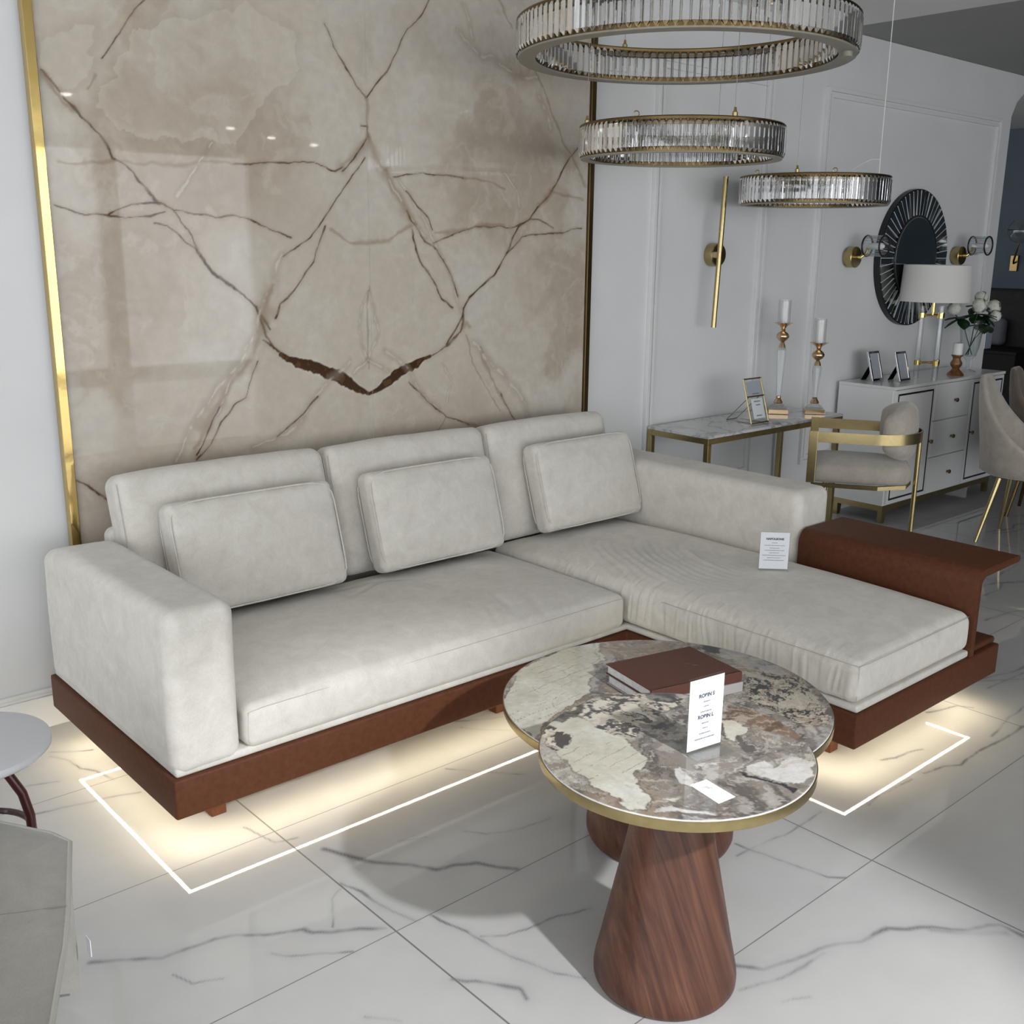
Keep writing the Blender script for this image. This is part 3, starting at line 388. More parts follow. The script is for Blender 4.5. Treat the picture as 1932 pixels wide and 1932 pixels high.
# ---------------------------------------------------------------- marble panel
pn = thing('marble_wall_panel', 'large book-matched beige onyx wall panel with gold edge strips behind the sofa', 'wall panel', (2.41, 3.585, 0.0))
PX0, PXC, PX1, PY = 1.205, 2.41, 3.615, 3.575
def stone_slab(x0, x1, side):
    U = np.linspace(x0, x1, int((x1-x0)/0.0034)); Z = np.concatenate([[0.0, 0.3, 0.6], np.arange(0.64, 2.835, 0.0034), [2.835]])
    A, B, V, F = grid_mesh('slab', U, Z, lambda a, c: np.stack([a, np.full_like(a, PY), c], 1)); F = F[:, ::1]
    wx = (fbm(A*7, B*7, 5, 21)-0.5); wz = (fbm(A*7, B*7, 5, 33)-0.5); fine = fbm(A*40, B*40, 3, 44)
    mA = PXC-np.abs(A-PXC)                                        # book-matched clouds
    c1 = fbm(mA*2.2+wx*0.8, B*2.0+wz*0.8, 5, 51); c2 = fbm(mA*5+wx*2, B*4+wz*2, 5, 61); c3 = fbm(A*1.3, B*1.1, 4, 71); c4 = fbm(A*16+wx*6, B*12+wz*6, 4, 81)
    col = np.empty(A.shape+(3,)); col[:] = (0.585, 0.525, 0.45)
    col = mix(col, (0.455, 0.38, 0.305), sst(0.45, 0.68, c1)*0.85); col = mix(col, (0.62, 0.585, 0.525), sst(0.42, 0.70, c2)*0.7)
    col = mix(col, (0.48, 0.395, 0.32), sst(0.50, 0.72, c3)*0.55); col = mix(col, (0.68, 0.64, 0.56), sst(0.55, 0.80, c4)*0.30)
    e1 = np.abs(c2-0.56); col = mix(col, (0.66, 0.60, 0.51), (1-sst(0.0, 0.018, e1))*sst(0.45, 0.6, c4)*0.22)
    X = A+wx*0.03; Y = B+wz*0.03
    for pl in MP:
        q = inpoly(A+wx*0.10+(fine-0.5)*0.02, B+wz*0.10+(fine-0.5)*0.02, pl).astype(float)
        e = 1-sst(0, 0.035, segdist(A+wx*0.10, B+wz*0.10, pl+[pl[0]]))
        col = mix(col, (0.60, 0.55, 0.46), q*(0.12+0.38*e)); col = mix(col, (0.40, 0.325, 0.26), (1-q)*(1-sst(0, 0.05, segdist(A+wx*0.10, B+wz*0.10, pl+[pl[0]])))*0.28)
    for k, w, pts in MV:
        xs = [p[0] for p in pts]; zs = [p[1] for p in pts]; pad = 0.12
        i0, i1 = np.searchsorted(U, (min(xs)-pad, max(xs)+pad)); j0, j1 = np.searchsorted(Z, (min(zs)-pad, max(zs)+pad))
        if i1-i0 < 2 or j1-j0 < 2: continue
        s = (slice(i0, i1), slice(j0, j1)); fn = fine[s]
        am = 0.014 if k in 'dt' else 0.026
        Xs = A[s]+wx[s]*am*2+(fn-0.5)*0.006; Ys = B[s]+wz[s]*am*2+(fn-0.5)*0.006; d = segdist(Xs, Ys, pts); wn = 0.25+1.5*sst(0.25, 0.75, fbm(A[s]*18, B[s]*18, 2, 91))
        if k == 'd':
            col[s] = mix(col[s], (0.30, 0.20, 0.13), (1-sst(0, 0.012+w*1.8, d))*0.22)
            col[s] = mix(col[s], (0.085, 0.045, 0.022), (1-sst(w*0.16*wn, w*0.55*wn+0.0024, d))*np.clip(0.35+1.0*fn, 0, 1))
        elif k == 'b': col[s] = mix(col[s], (0.27, 0.18, 0.11), (1-sst(0, w*1.0*wn+0.004, d))*0.5)
        elif k == 'w':
            col[s] = mix(col[s], (0.36, 0.28, 0.22), (1-sst(0, w*3.5, d))*0.42); col[s] = mix(col[s], (0.74, 0.70, 0.63), (1-sst(w*0.05, w*0.5*wn+0.003, d))*0.6*sst(0.35,0.6,fn))
        elif k == 't':
            de = np.minimum(np.hypot(Xs-pts[0][0], Ys-pts[0][1]), np.hypot(Xs-pts[-1][0], Ys-pts[-1][1])); w = w*(0.28+0.72*sst(0.0, 0.13, de))
            col[s] = mix(col[s], (0.70, 0.66, 0.60), (1-sst(w*0.6, w*0.85+0.004, d))*0.55)
            col[s] = mix(col[s], (0.060, 0.027, 0.010), (1-sst(w*0.62*(0.55+0.9*fn), w*0.68*(0.55+0.9*fn)+0.003, d)))
            col[s] = mix(col[s], (0.20, 0.10, 0.04), ((fn > 0.60)*(d < w*0.5))*0.35)
    me = fast_mesh('stone_slab', V-np.array((2.41, 3.585, 0.0)), F); set_col(me, col)
    o = add('stone_slab', me, M['stone'], pn)
    return o
stone_slab(PX0, PXC-0.0006, 0); stone_slab(PXC+0.0006, PX1, 1)
MB().box(PX0, PX1, PY+0.001, YW-0.001, 0.0, 2.835).build('backing_board', M['wall'], pn)
MB().box(1.172, 1.203, 3.562, YW-0.001, 0.0, 2.835).build('gold_trim', M['gold'], pn, bevel=0.002)
MB().box(3.617, 3.646, 3.562, YW-0.001, 0.0, 2.835).build('gold_trim', M['darkgold'], pn, bevel=0.002)
# ---------------------------------------------------------------- corner sofa
sofa = thing('corner_sofa', 'large ivory corner sofa with chaise on a reddish brown leather plinth, lit from below', 'sofa', (2.4, 2.9, 0.0))
def rot_x(V, a):
    c, s = math.cos(a), math.sin(a); W = V.copy(); W[:, 1] = V[:, 1]*c - V[:, 2]*s; W[:, 2] = V[:, 1]*s + V[:, 2]*c; return W
def rot_z(V, a):
    c, s = math.cos(a), math.sin(a); W = V.copy(); W[:, 0] = V[:, 0]*c - V[:, 1]*s; W[:, 1] = V[:, 0]*s + V[:, 1]*c; return W
def cushion(name, c, h, r, n, m, parent, disp=None, ax=0.0, seg=5):
    V, F = rounded(h, r, n, seg)
    if disp is not None: V = disp(V)
    if ax: V = rot_x(V, ax)
    b = base_of(parent); V = V + np.array(c) - np.array(b)
    return add(name, fast_mesh(name, V, F), m, parent, smooth=True)
Lpl = [(1.031, 2.511), (2.814, 2.511), (2.814, 1.546), (3.787, 1.546), (3.787, 3.475), (1.031, 3.475)]
MB().prism(Lpl, lambda p: (p[0], p[1], 0.12), lambda p: (p[0], p[1], 0.236)).build('plinth', M['leather'], sofa, smooth=True, bevel=0.007, seg=3)
Lpf = [(1.043, 2.523), (2.826, 2.523), (2.826, 1.556), (3.56, 1.556), (3.56, 3.46), (1.043, 3.46)]
MB().prism(Lpf, lambda p: (p[0], p[1], 0.2365), lambda p: (p[0], p[1], 0.262)).build('upholstered_platform', M['fabric'], sofa, smooth=True, bevel=0.008, seg=3)
for x, y in ((1.20, 2.665), (2.955, 1.71), (3.58, 1.71), (1.20, 3.27), (3.58, 3.27), (2.3, 2.665), (2.955, 3.27)):
    MB().box(x, x+0.048, y, y+0.048, 0.0, 0.1195).build('foot', M['leather'], sofa, bevel=0.003)
def soft(a, f=14.0, sd=0):
    def g(V):
        W = V.copy(); n1 = fbm(V[:, 0]*f+sd, V[:, 1]*f+V[:, 2]*f*0.7, 3, sd)-0.5; n2 = fbm(V[:, 1]*f+3, V[:, 2]*f+sd, 3, sd+4)-0.5
        W[:, 2] += a*n1; W[:, 0] += a*n2; W[:, 1] += a*n1; return W
    return g
def arm_l(V):
    W = soft(0.005, 7, 2)(V); t = sst(0.30, 0.48, V[:, 1]); W[:, 2] -= 0.035*t*(V[:, 2] > 0.1); return W
cushion('armrest', (1.138, 2.993, 0.470), (0.1025, 0.478, 0.235), 0.042, (6, 26, 14), M['fabric'], sofa, arm_l)
cushion('armrest', (3.672, 2.88, 0.469), (0.114, 0.588, 0.233), 0.042, (6, 28, 14), M['fabric'], sofa, soft(0.005, 7, 5))
cushion('back_frame', (2.40, 3.435, 0.475), (1.16, 0.038, 0.238), 0.03, (60, 2, 12), M['fabric'], sofa, soft(0.004, 6, 8))
def seat_disp(crown, sd, hx, hy, wr=None):
    def g(V):
        x = V[:, 0]/hx; y = V[:, 1]/hy; W = V.copy(); top = sst(-0.02, 0.05, V[:, 2])
        W[:, 2] += crown*(1-np.abs(x)**5)*(1-np.abs(y)**4)*top
        W[:, 2] += 0.010*(fbm(V[:, 0]*5+sd, V[:, 1]*5, 3, sd)-0.5)*top*(1-np.abs(x)**6)
        side = (1-np.clip(V[:, 2]/0.06, -1, 1)**2); W[:, 1] += np.where(V[:, 1] < -hy*0.97, -0.008*side*(1-np.abs(x)**6), 0)
        if wr: W = wr(W, V, top)
        return W
    return g
def seat_wr(W, V, top):
    for cx, cy, a, L in ((0.02, 0.18, 0.4, 0.12), (0.10, 0.21, -0.5, 0.10), (-0.03, 0.23, 0.0, 0.08), (0.30, -0.22, 1.3, 0.10), (0.2, -0.30, 1.2, 0.07)):
        u = (V[:, 0]-cx)*math.cos(a)+(V[:, 1]-cy)*math.sin(a); v = -(V[:, 0]-cx)*math.sin(a)+(V[:, 1]-cy)*math.cos(a)
        W[:, 2] -= 0.006*np.exp(-(v/0.009)**2-(u/L)**2)*top
    return W
cushion('seat_cushion', (2.026, 2.902, 0.322), (0.776, 0.396, 0.066), 0.032, (120, 60, 6), M['fabric'], sofa, seat_disp(0.045, 1, 0.776, 0.393, seat_wr))
def chaise_wr(W, V, top):
    X = V[:, 0]; Y = V[:, 1]                                     # local, centre (3.18, 2.425)
    r = np.hypot((X-0.30)*1.0, (Y+0.12)*0.8)+0.03*(fbm(X*6, Y*6, 3, 77)-0.5)
    g = np.exp(-((X+0.12)/0.22)**2-((Y-0.22)/0.30)**2); W[:, 2] += 0.0045*np.sin(r*190)*g*top*(0.3+1.1*fbm(X*8, Y*8, 2, 3))
    g2 = np.exp(-((r-0.34)/0.012)**2)*sst(-0.35, -0.1, X)*sst(0.30, 0.05, X)*sst(-0.15, 0.05, Y); W[:, 2] += 0.010*g2*top
    lf = (X < -0.35).astype(float)*sst(0.75, 0.1, Y-0.1); W[:, 0] += lf*(0.0030*(vn(Y*95+fbm(Y*9, V[:, 2]*6, 2, 5)*4, V[:, 2]*9)-0.5)*2+0.003*(vn(Y*24, V[:, 2]*3)-0.5))
    lf2 = sst(-0.25, -0.37, X)*sst(0.85, 0.2, Y); W[:, 2] += lf2*0.0022*(vn(Y*95+fbm(Y*9, X*6, 2, 5)*4, X*7)-0.5)*2*top
    return W
cushion('chaise_cushion', (3.182, 2.425, 0.336), (0.370, 0.872, 0.072), 0.036, (62, 420, 8), M['fabric'], sofa, seat_disp(0.050, 6, 0.370, 0.872, chaise_wr))
def seam(pts, name, parent, r=0.0011): MB().tube(pts, r, 6).build(name, M['seam'], parent)
sc = [o for o in sofa.children if o.name.startswith('seat_cushion')][0]; cc = [o for o in sofa.children if o.name.startswith('chaise_cushion')][0]
seam([(1.262, 2.512, 0.372), (1.30, 2.5105, 0.376), (2.75, 2.5105, 0.376), (2.790, 2.512, 0.372)], 'piping', sc); seam([(1.258, 2.517, 0.27), (1.257, 2.519, 0.30), (1.259, 2.516, 0.37)], 'piping', sc)
seam([(2.8245, 1.5605, 0.275), (2.8245, 1.5605, 0.392)], 'piping', cc); seam([(2.825, 1.5615, 0.392), (2.86, 1.5515, 0.397), (3.50, 1.5515, 0.397), (3.54, 1.562, 0.392)], 'piping', cc)
seam([(2.825, 1.562, 0.392), (2.8115, 1.60, 0.397), (2.8115, 2.35, 0.397)], 'piping', cc)
SL = math.radians(14.5)
for k, (xa, xb) in enumerate(((1.255, 2.043), (2.051, 2.818), (2.826, 3.545))):
    hx = (xb-xa)/2
    def bd(V, hx=hx, k=k):
        x = V[:, 0]/hx; z = V[:, 2]/0.25; W = soft(0.006, 6, 11+k)(V); bul = (1-np.abs(x)**4)*(1-np.abs(z)**4)
        W[:, 1] += np.where(V[:, 1] < 0, -0.022, 0.008)*bul; W[:, 2] += np.where(V[:, 2] > 0.15, -0.010*np.abs(x)**4, 0); return W
    o = cushion('back_cushion', ((xa+xb)/2, 3.363, 0.655), (hx, 0.068, 0.252), 0.042, (34, 3, 22), M['fabric'], sofa, bd, ax=-SL)
    e = []
    for s, q in ((-1, 0), (1, 1)):
        P = np.array([(s*(hx-0.006), -0.056, z) for z in np.linspace(-0.20, 0.21, 6)]); P = rot_x(P, -SL)+np.array(((xa+xb)/2, 3.363, 0.655)); seam([tuple(p) for p in P], 'piping', o, 0.0012)
# leather side shelf
def arc(cx, cz, r, a0, a1, n=10): return [(cx+r*math.cos(a0+(a1-a0)*i/n), cz+r*math.sin(a0+(a1-a0)*i/n)) for i in range(n+1)]
outer = [(3.556, 0.2365)] + arc(3.611, 0.503, 0.055, PI, PI/2) + [(3.868, 0.558)] + arc(3.868, 0.546, 0.012, PI/2, -PI/2, 8)
inner = [(3.868, 0.534)] + arc(3.618, 0.496, 0.032, PI/2, PI)[0:] + [(3.586, 0.2365)]
prof = outer + inner[1:]
MB().prism(prof, lambda p: (p[0], 1.548, p[1]), lambda p: (p[0], 2.282, p[1])).build('side_shelf', M['leather'], sofa, smooth=True, bevel=0.004, seg=2, auto=0.6)
MB().box(3.600, 3.783, 1.562, 2.28, 0.2365, 0.262).build('plinth_pad', M['leather'], sofa, smooth=True, bevel=0.010, seg=3)
mb = MB(); Z0, Z1, w = 0.1180, 0.1197, 0.0048
mb.box(1.062-w, 1.062+w, 2.537, 3.36, Z0, Z1); mb.box(1.062-w, 2.3, 3.36, 3.36+2*w, Z0, Z1); mb.box(1.062-w, 2.836+w, 2.537-2*w, 2.537, Z0, Z1)
mb.box(2.836-w, 2.836+w, 1.571+w, 2.537-2*w, Z0, Z1); mb.box(2.836-w, 3.678+w, 1.571-w, 1.571+w, Z0, Z1); mb.box(3.678-w, 3.678+w, 1.571+w, 1.77, Z0, Z1)
tag(mb.build('led_strip', M['led'], sofa), 'glowing warm white light strip under the plinth edge')
# ---------------------------------------------------------------- throw pillows
def pillow(cx, w, hz, label, dz=0.0):
    a = math.radians(-17.5); c = np.array((cx, 3.198, 0.628+dz))
    t = thing('throw_pillow', label, 'pillow', (cx, 3.15, 0.43), 'ivory throw pillows on the sofa')
    def pd(V):
        x = V[:, 0]/w; z = V[:, 2]/hz; W = soft(0.005, 8, int(cx*10))(V); W[:, 1] += np.sign(V[:, 1])*0.030*(1-np.abs(x)**3)*(1-np.abs(z)**3)
        rip = sst(0.8, 1.0, z)*np.sin(V[:, 0]*70+3*vn(V[:, 0]*9, V[:, 0]*0)); W[:, 1] += 0.002*rip; return W
    o = cushion('cover', c, (w, 0.046, hz), 0.030, (34, 3, 24), M['fabric'], t, pd, ax=a)
    for yy in (-0.043, 0.043):
        q = []
        for i in range(48):
            th = 2*PI*i/48; cs, sn = math.cos(th), math.sin(th); k = 1/max(abs(cs)**8+abs(sn)**8, 1e-9)**(1/8)
            q.append((cs*k*(w-0.005), yy, sn*k*(hz-0.005)))
        P = rot_x(np.array(q), a)+c; MB().tube([tuple(p) for p in P], 0.0030, 6, closed=True).build('piping', M['fabric'], t, smooth=True)
pillow(1.668, 0.312, 0.190, 'ivory rectangular pillow at the left end of the sofa beside the left armrest')
pillow(2.430, 0.302, 0.190, 'ivory rectangular pillow in the middle of the sofa against the centre back cushion')
pillow(3.262, 0.296, 0.190, 'ivory rectangular pillow on the chaise corner beside the right armrest', 0.012)
# ---------------------------------------------------------------- coffee tables
def top_pattern(X, Y, polys, sd):
    wx = fbm(X*9, Y*9, 6, sd, 0.6)-0.5; wy = fbm(X*9, Y*9, 6, sd+9, 0.6)-0.5
    U = X*0.8+Y*0.6; W_ = -X*0.6+Y*0.8
    c1 = fbm(U*8+wx*3, W_*18+wy*3, 6, sd+1, 0.6); c2 = fbm(X*24+wx*5, Y*30+wy*5, 5, sd+2, 0.6); c3 = fbm(X*5, Y*5, 4, sd+3); sp = fbm(X*110+wx*14, Y*110+wy*14, 3, sd+5, 0.6); sp2 = fbm(X*46+wx*9, Y*46+wy*9, 5, sd+6, 0.6)
    h1 = np.abs(fbm(X*13+wx*3, Y*13+wy*3, 4, sd+7)-0.5); big = fbm(X*14+wx*3, Y*14+wy*3, 3, sd+8)
    col = np.empty(X.shape+(3,)); col[:] = (0.255, 0.225, 0.195)
    col = mix(col, (0.105, 0.092, 0.085), sst(0.48, 0.66, c1)*0.9); col = mix(col, (0.47, 0.44, 0.40), sst(0.50, 0.64, c2)*0.65); col = mix(col, (0.34, 0.255, 0.18), sst(0.52, 0.66, c3)*0.55)
    col = mix(col, (0.07, 0.06, 0.055), (1-sst(0.0, 0.02, h1))*0.55); col = mix(col, (0.60, 0.56, 0.50), sst(0.62, 0.70, sp2)*0.5)
    Xw = X+wx*0.075+(sp-0.5)*0.008; Yw = Y+wy*0.075+(sp-0.5)*0.008
    for k, pl in polys:
        q = inpoly(Xw, Yw, pl); e = segdist(Xw, Yw, pl+[pl[0]]); s = q*sst(0, 0.004, e)
        if k in ('cream', 'creamp'):
            col = mix(col, (0.10, 0.08, 0.065), (1-sst(0, 0.004, e))*0.5); cc_ = np.empty(X.shape+(3,)); cc_[:] = (0.55, 0.525, 0.44) if k == 'cream' else (0.60, 0.54, 0.44)
            cc_ = mix(cc_, (0.66, 0.645, 0.59), sst(0.42, 0.62, c3)*0.8); cc_ = mix(cc_, (0.45, 0.42, 0.35), sst(0.5, 0.65, c2)*0.35)
            ln = np.abs(((Y*0.97-X*0.08+wy*0.035)/0.034) % 1-0.5); ln2 = np.abs(((X-Y*0.3+wx*0.06)/0.13) % 1-0.5)
            if k == 'cream': cc_ = mix(cc_, (0.20, 0.17, 0.13), (1-sst(0.008, 0.034, ln))*sst(0.44, 0.56, big)*0.8); cc_ = mix(cc_, (0.3, 0.26, 0.2), (1-sst(0.006, 0.014, ln2))*sst(0.5, 0.6, big)*0.6)
            col = col*(1-s[..., None])+cc_*s[..., None]
        elif k == 'speck':
            cc_ = np.empty(X.shape+(3,)); cc_[:] = (0.62, 0.57, 0.48); cc_ = mix(cc_, (0.30, 0.245, 0.19), sst(0.50, 0.62, c2)*0.5); cc_ = mix(cc_, (0.04, 0.037, 0.042), sst(0.51, 0.57, sp2)*0.92); col = col*(1-s[..., None])+cc_*s[..., None]
        elif k == 'speckd':
            cc_ = np.empty(X.shape+(3,)); cc_[:] = (0.45, 0.40, 0.33); cc_ = mix(cc_, (0.30, 0.23, 0.16), sst(0.5, 0.6, c2)*0.6); cc_ = mix(cc_, (0.035, 0.034, 0.038), sst(0.48, 0.54, sp2)*0.95); cc_ = mix(cc_, (0.60, 0.54, 0.44), sst(0.58, 0.66, sp)*0.6); col = col*(1-s[..., None])+cc_*s[..., None]
        else:
            tint = dict(dark=(0.075, 0.07, 0.072), black=(0.018, 0.018, 0.022), white=(0.66, 0.645, 0.62), brown=(0.19, 0.115, 0.07), grey=(0.40, 0.385, 0.36))[k]
            al = {'brown': 0.75, 'grey': 0.7, 'white': 0.88, 'black': 0.92, 'dark': 0.88}[k]; col = mix(col, tint, s*al)
            if k in ('brown', 'grey'): col = mix(col, (0.52, 0.45, 0.37), s*sst(0.50, 0.62, c2)*0.6); col = mix(col, (0.09, 0.06, 0.045), s*sst(0.52, 0.62, c1)*0.6)
            if k == 'dark': col = mix(col, (0.3, 0.28, 0.26), s*sst(0.52, 0.66, c2)*0.6)
            if k == 'white': col = mix(col, (0.42, 0.37, 0.31), s*sst(0.54, 0.64, sp2)*0.5)
    return col
def coffee_table(cx, cy, R, z, prof, polys, sd, label):
    t = thing('coffee_table', label, 'coffee table', (cx, cy, 0.0))
    rr = np.concatenate([[0.0004], np.linspace(0.004, R-0.003, int(R/0.0026))]); th = np.linspace(0, 2*PI, 481)[:-1]
    A, B = np.meshgrid(rr, th, indexing='ij'); X = A*np.cos(B); Y = A*np.sin(B)
    nr, nt = A.shape; i, j = np.meshgrid(np.arange(nr-1), np.arange(nt), indexing='ij'); j2 = (j+1) % nt
    F = np.stack([i*nt+j, (i+1)*nt+j, (i+1)*nt+j2, i*nt+j2], -1).reshape(-1, 4)
    V = np.stack([X.ravel(), Y.ravel(), np.full(X.size, z)], 1)
    ring = lambda r, h: np.stack([r*np.cos(th), r*np.sin(th), np.full(nt, h)], 1)
    V = np.concatenate([V, ring(R-0.002, z-0.0015), ring(R-0.002, z-0.012)]); b0 = (nr-1)*nt; jj = np.arange(nt); j2 = (jj+1) % nt
    for a, bb in ((b0, nr*nt), (nr*nt, (nr+1)*nt)): F = np.concatenate([F, np.stack([a+jj, bb+jj, bb+j2, a+j2], 1)])
    col = np.concatenate([top_pattern(X, Y, polys, sd).reshape(-1, 3), np.full((2*nt, 3), 0.62)])
    me = fast_mesh('tabletop', V, F); set_col(me, col); add('tabletop', me, M['top'], t)
    MB().lathe([(R-0.04, z-0.026), (R, z-0.026), (R+0.0008, z-0.024), (R+0.0008, z-0.004), (R-0.0022, z-0.0035), (R-0.0022, z-0.013), (R-0.04, z-0.013)], cx, cy, 120, cap=False).build('edge_band', M['brass'], t, smooth=True)
    MB().lathe([(0.02, z-0.026), (R-0.035, z-0.026), (R-0.035, z-0.0135), (0.02, z-0.0135)], cx, cy, 64).build('underside', M['black'], t)
    MB().lathe(prof, cx, cy, 96).build('pedestal', M['wood'], t, smooth=True, auto=1.2)
    return t
coffee_table(2.139, 1.756, 0.453, 0.42, [(0.190, 0.0), (0.203, 0.006), (0.209, 0.022), (0.2095, 0.045), (0.203, 0.075), (0.175, 0.16), (0.13, 0.29), (0.095, 0.394)], TL, 3, 'larger lower round coffee table with brass edge, carrying the two books')
coffee_table(1.681, 1.344, 0.3005, 0.575, [(0.148, 0.0), (0.158, 0.004), (0.1635, 0.014), (0.164, 0.03), (0.161, 0.05), (0.150, 0.10), (0.110, 0.30), (0.062, 0.549)], TS, 11, 'smaller taller round coffee table with walnut cone base nearest the camera')
# ---------------------------------------------------------------- books
def book(z0, z1, q, mc, label, cover_t=0.003, sh=0.0):
    P = [np.array(p) for p in q]; c = sum(P)/4
    t = thing('book', label, 'book', (c[0], c[1], z0), 'books stacked on the larger coffee table')
    spine0, spine1 = P[3], P[2]                                  # near edge carries the rounded spine
    dirs = P[0]-P[3]; dirs = dirs/np.linalg.norm(dirs)
    mb = MB()
    for za, zb in ((z0, z0+cover_t), (z1-cover_t, z1)): mb.prism(P, lambda p, za=za: (p[0], p[1], za), lambda p, zb=zb: (p[0], p[1], zb))
    sp_ = [spine0-dirs*0.004, spine1-dirs*0.004, spine1+dirs*0.004, spine0+dirs*0.004]; mb.prism(sp_, lambda p: (p[0], p[1], z0), lambda p: (p[0], p[1], z1))
    mb.build('cover', mc, t, bevel=0.001)
    ins = [c+(p-c)*0.965 for p in P]; ins[3] = P[3]+dirs*0.006+(P[2]-P[3])*0.02; ins[2] = P[2]+dirs*0.006-(P[2]-P[3])*0.02
    MB().prism(ins, lambda p: (p[0], p[1], z0+cover_t), lambda p: (p[0], p[1], z1-cover_t)).build('pages', M['pages'], t)
    return t, c, dirs
bq = [(2.087, 1.938), (2.380, 1.871), (2.342, 1.653), (2.042, 1.728)]
book(0.4205, 0.4495, [(x+0.002, y-0.004) for x, y in bq], M['greybook'], 'grey book lying at the bottom of the pair on the coffee table')
bt, bc, bd_ = book(0.4500, 0.4800, bq, M['maroon'], 'maroon book lying on top of the grey book on the coffee table')
mb = MB(); o0 = np.array((2.262, 1.778)); dx = np.array((0.03, -0.012))
mb.tube([(o0[0], o0[1]+0.012, 0.4803), (o0[0]+0.010, o0[1]+0.002, 0.4803), (o0[0]+0.006, o0[1]-0.006, 0.4803), (o0[0]+0.018, o0[1]-0.022, 0.4803)], 0.0016, 6); mb.build('embossed_mark', M['darkbook'], bt)
# ---------------------------------------------------------------- lettering and signs
def text_obj(s, size, m, origin, right, up, parent, name='lettering', bold=0.0):
    cu = bpy.data.curves.new(name, 'FONT'); cu.body = s; cu.size = size; cu.align_x = 'CENTER'; cu.align_y = 'CENTER'; cu.offset = bold
    o = bpy.data.objects.new(name, cu); C.objects.link(o); me = bpy.data.meshes.new_from_object(o); bpy.data.objects.remove(o)
    r = Vector(right).normalized(); u = Vector(up).normalized(); n = r.cross(u); b = base_of(parent)
    mt = Matrix(((r.x, u.x, n.x, origin[0]-b.x), (r.y, u.y, n.y, origin[1]-b.y), (r.z, u.z, n.z, origin[2]-b.z), (0, 0, 0, 1)))
    me.transform(mt); return add(name, me, m, parent)
def small_print(lines, W, H, O, right, up, nrm, parent, m, hgt=0.012, seed=3):
    """rows too small to read: short grey strokes"""
    rg = random.Random(seed); mb = MB(); right = np.array(right, float); up = np.array(up, float); nrm = np.array(nrm, float)
    for fy, fw in lines:
        x = -fw*W/2
        while x < fw*W/2:
            L = rg.uniform(0.008, 0.035)*W; L = min(L, fw*W/2-x+1e-4)
            hh = hgt*H*rg.uniform(0.7, 1.1); mb.obox(np.array(O)+right*(x+L/2)+up*(H*(0.5-fy))+nrm*0.0006, right, up, nrm, L/2*0.86, hh/2, 0.0002); x += L+rg.uniform(0.003, 0.010)*W
    mb.build('small_print', m, parent)
def stand_sign(name, label, pl, right, W, H, z0, heads, lines, seed, baseD=0.045):
    right = np.array((right[0], right[1], 0.0)); right /= np.linalg.norm(right); up = np.array((0, 0, 1.0)); nrm = np.cross(right, up)
    c = np.array((pl[0], pl[1], z0)); t = thing(name, label, 'sign', tuple(c))
    mb = MB(); mb.obox(c+up*(H/2+0.002), right, nrm, up, W/2+0.002, 0.0012, H/2+0.002); mb.obox(c+up*0.0012, right, nrm, up, W/2+0.002, baseD, 0.0012)
    mb.build('acrylic_stand', M['acrylic'], t, bevel=0.0004)
    O = c+up*(0.006+(H-0.006)/2)+nrm*0.0020
    MB().obox(O, right, nrm, up, W/2, 0.0003, (H-0.006)/2).build('paper_sheet', M['paper'], t)
    for fy, s, size in heads: text_obj(s, size, M['ink'], O+up*(H*(0.5-fy))+nrm*0.0007, right, up, t, bold=size*0.05)
    small_print(lines, W, H, O, right, up, nrm, t, M['ink2'], 0.017, seed)
stand_sign('table_sign', 'white price sign in a clear acrylic stand on the smaller coffee table', (1.722, 1.302), (0.987, -0.158), 0.098, 0.170, 0.5755,
           [(0.255, 'ROBIN S', 0.0120), (0.545, 'ROBIN L', 0.0120)], [(0.34, 0.20), (0.405, 0.15), (0.475, 0.32), (0.635, 0.20), (0.705, 0.15), (0.775, 0.32), (0.845, 0.58)], 4)
stand_sign('sofa_sign', 'white price sign standing on the chaise against the right armrest', (3.283, 2.207), (0.70, -0.72), 0.107, 0.148, 0.459,
           [(0.19, 'NAPOLEONE', 0.0112)], [(0.29, 0.20), (0.36, 0.72), (0.43, 0.34), (0.49, 0.68), (0.555, 0.34), (0.62, 0.82), (0.685, 0.46), (0.75, 0.70)], 8, 0.02)
cq = [(1.576, 1.219), (1.621, 1.212), (1.609, 1.129), (1.561, 1.134)]
cd = thing('business_card', 'small white business card lying flat on the smaller coffee table', 'card', (1.592, 1.1735, 0.5752))
MB().prism(cq, lambda p: (p[0], p[1], 0.5752), lambda p: (p[0], p[1], 0.5757)).build('card', mat('white_card', (0.86, 0.86, 0.86), 0.6), cd)
E1 = np.array((0.045, -0.007)); E1 /= np.linalg.norm(E1); E2 = np.array((-0.013, -0.083)); E2 /= np.linalg.norm(E2); cc0 = np.array((1.594, 1.188))
def cpt(a, b_): p = cc0+E1*a-E2*b_; return (p[0], p[1], 0.5758)
mb = MB()
for pts in ([(-0.010, 0.007), (-0.005, 0.004), (-0.001, 0.006), (0.0005, -0.001), (0.0, -0.006)], [(-0.0005, 0.005), (0.003, 0.003), (0.004, -0.003), (0.009, -0.005)]):
    mb.tube([cpt(a, b_) for a, b_ in pts], 0.0006, 5)
for k, (L, y) in enumerate(((0.026, -0.0125), (0.012, -0.0175))):
    mb.tube([cpt(-L/2, y), cpt(L/2, y)], 0.0004, 4)
mb.build('logo_mark', mat('card_grey_ink', (0.42, 0.42, 0.43), 0.8), cd)
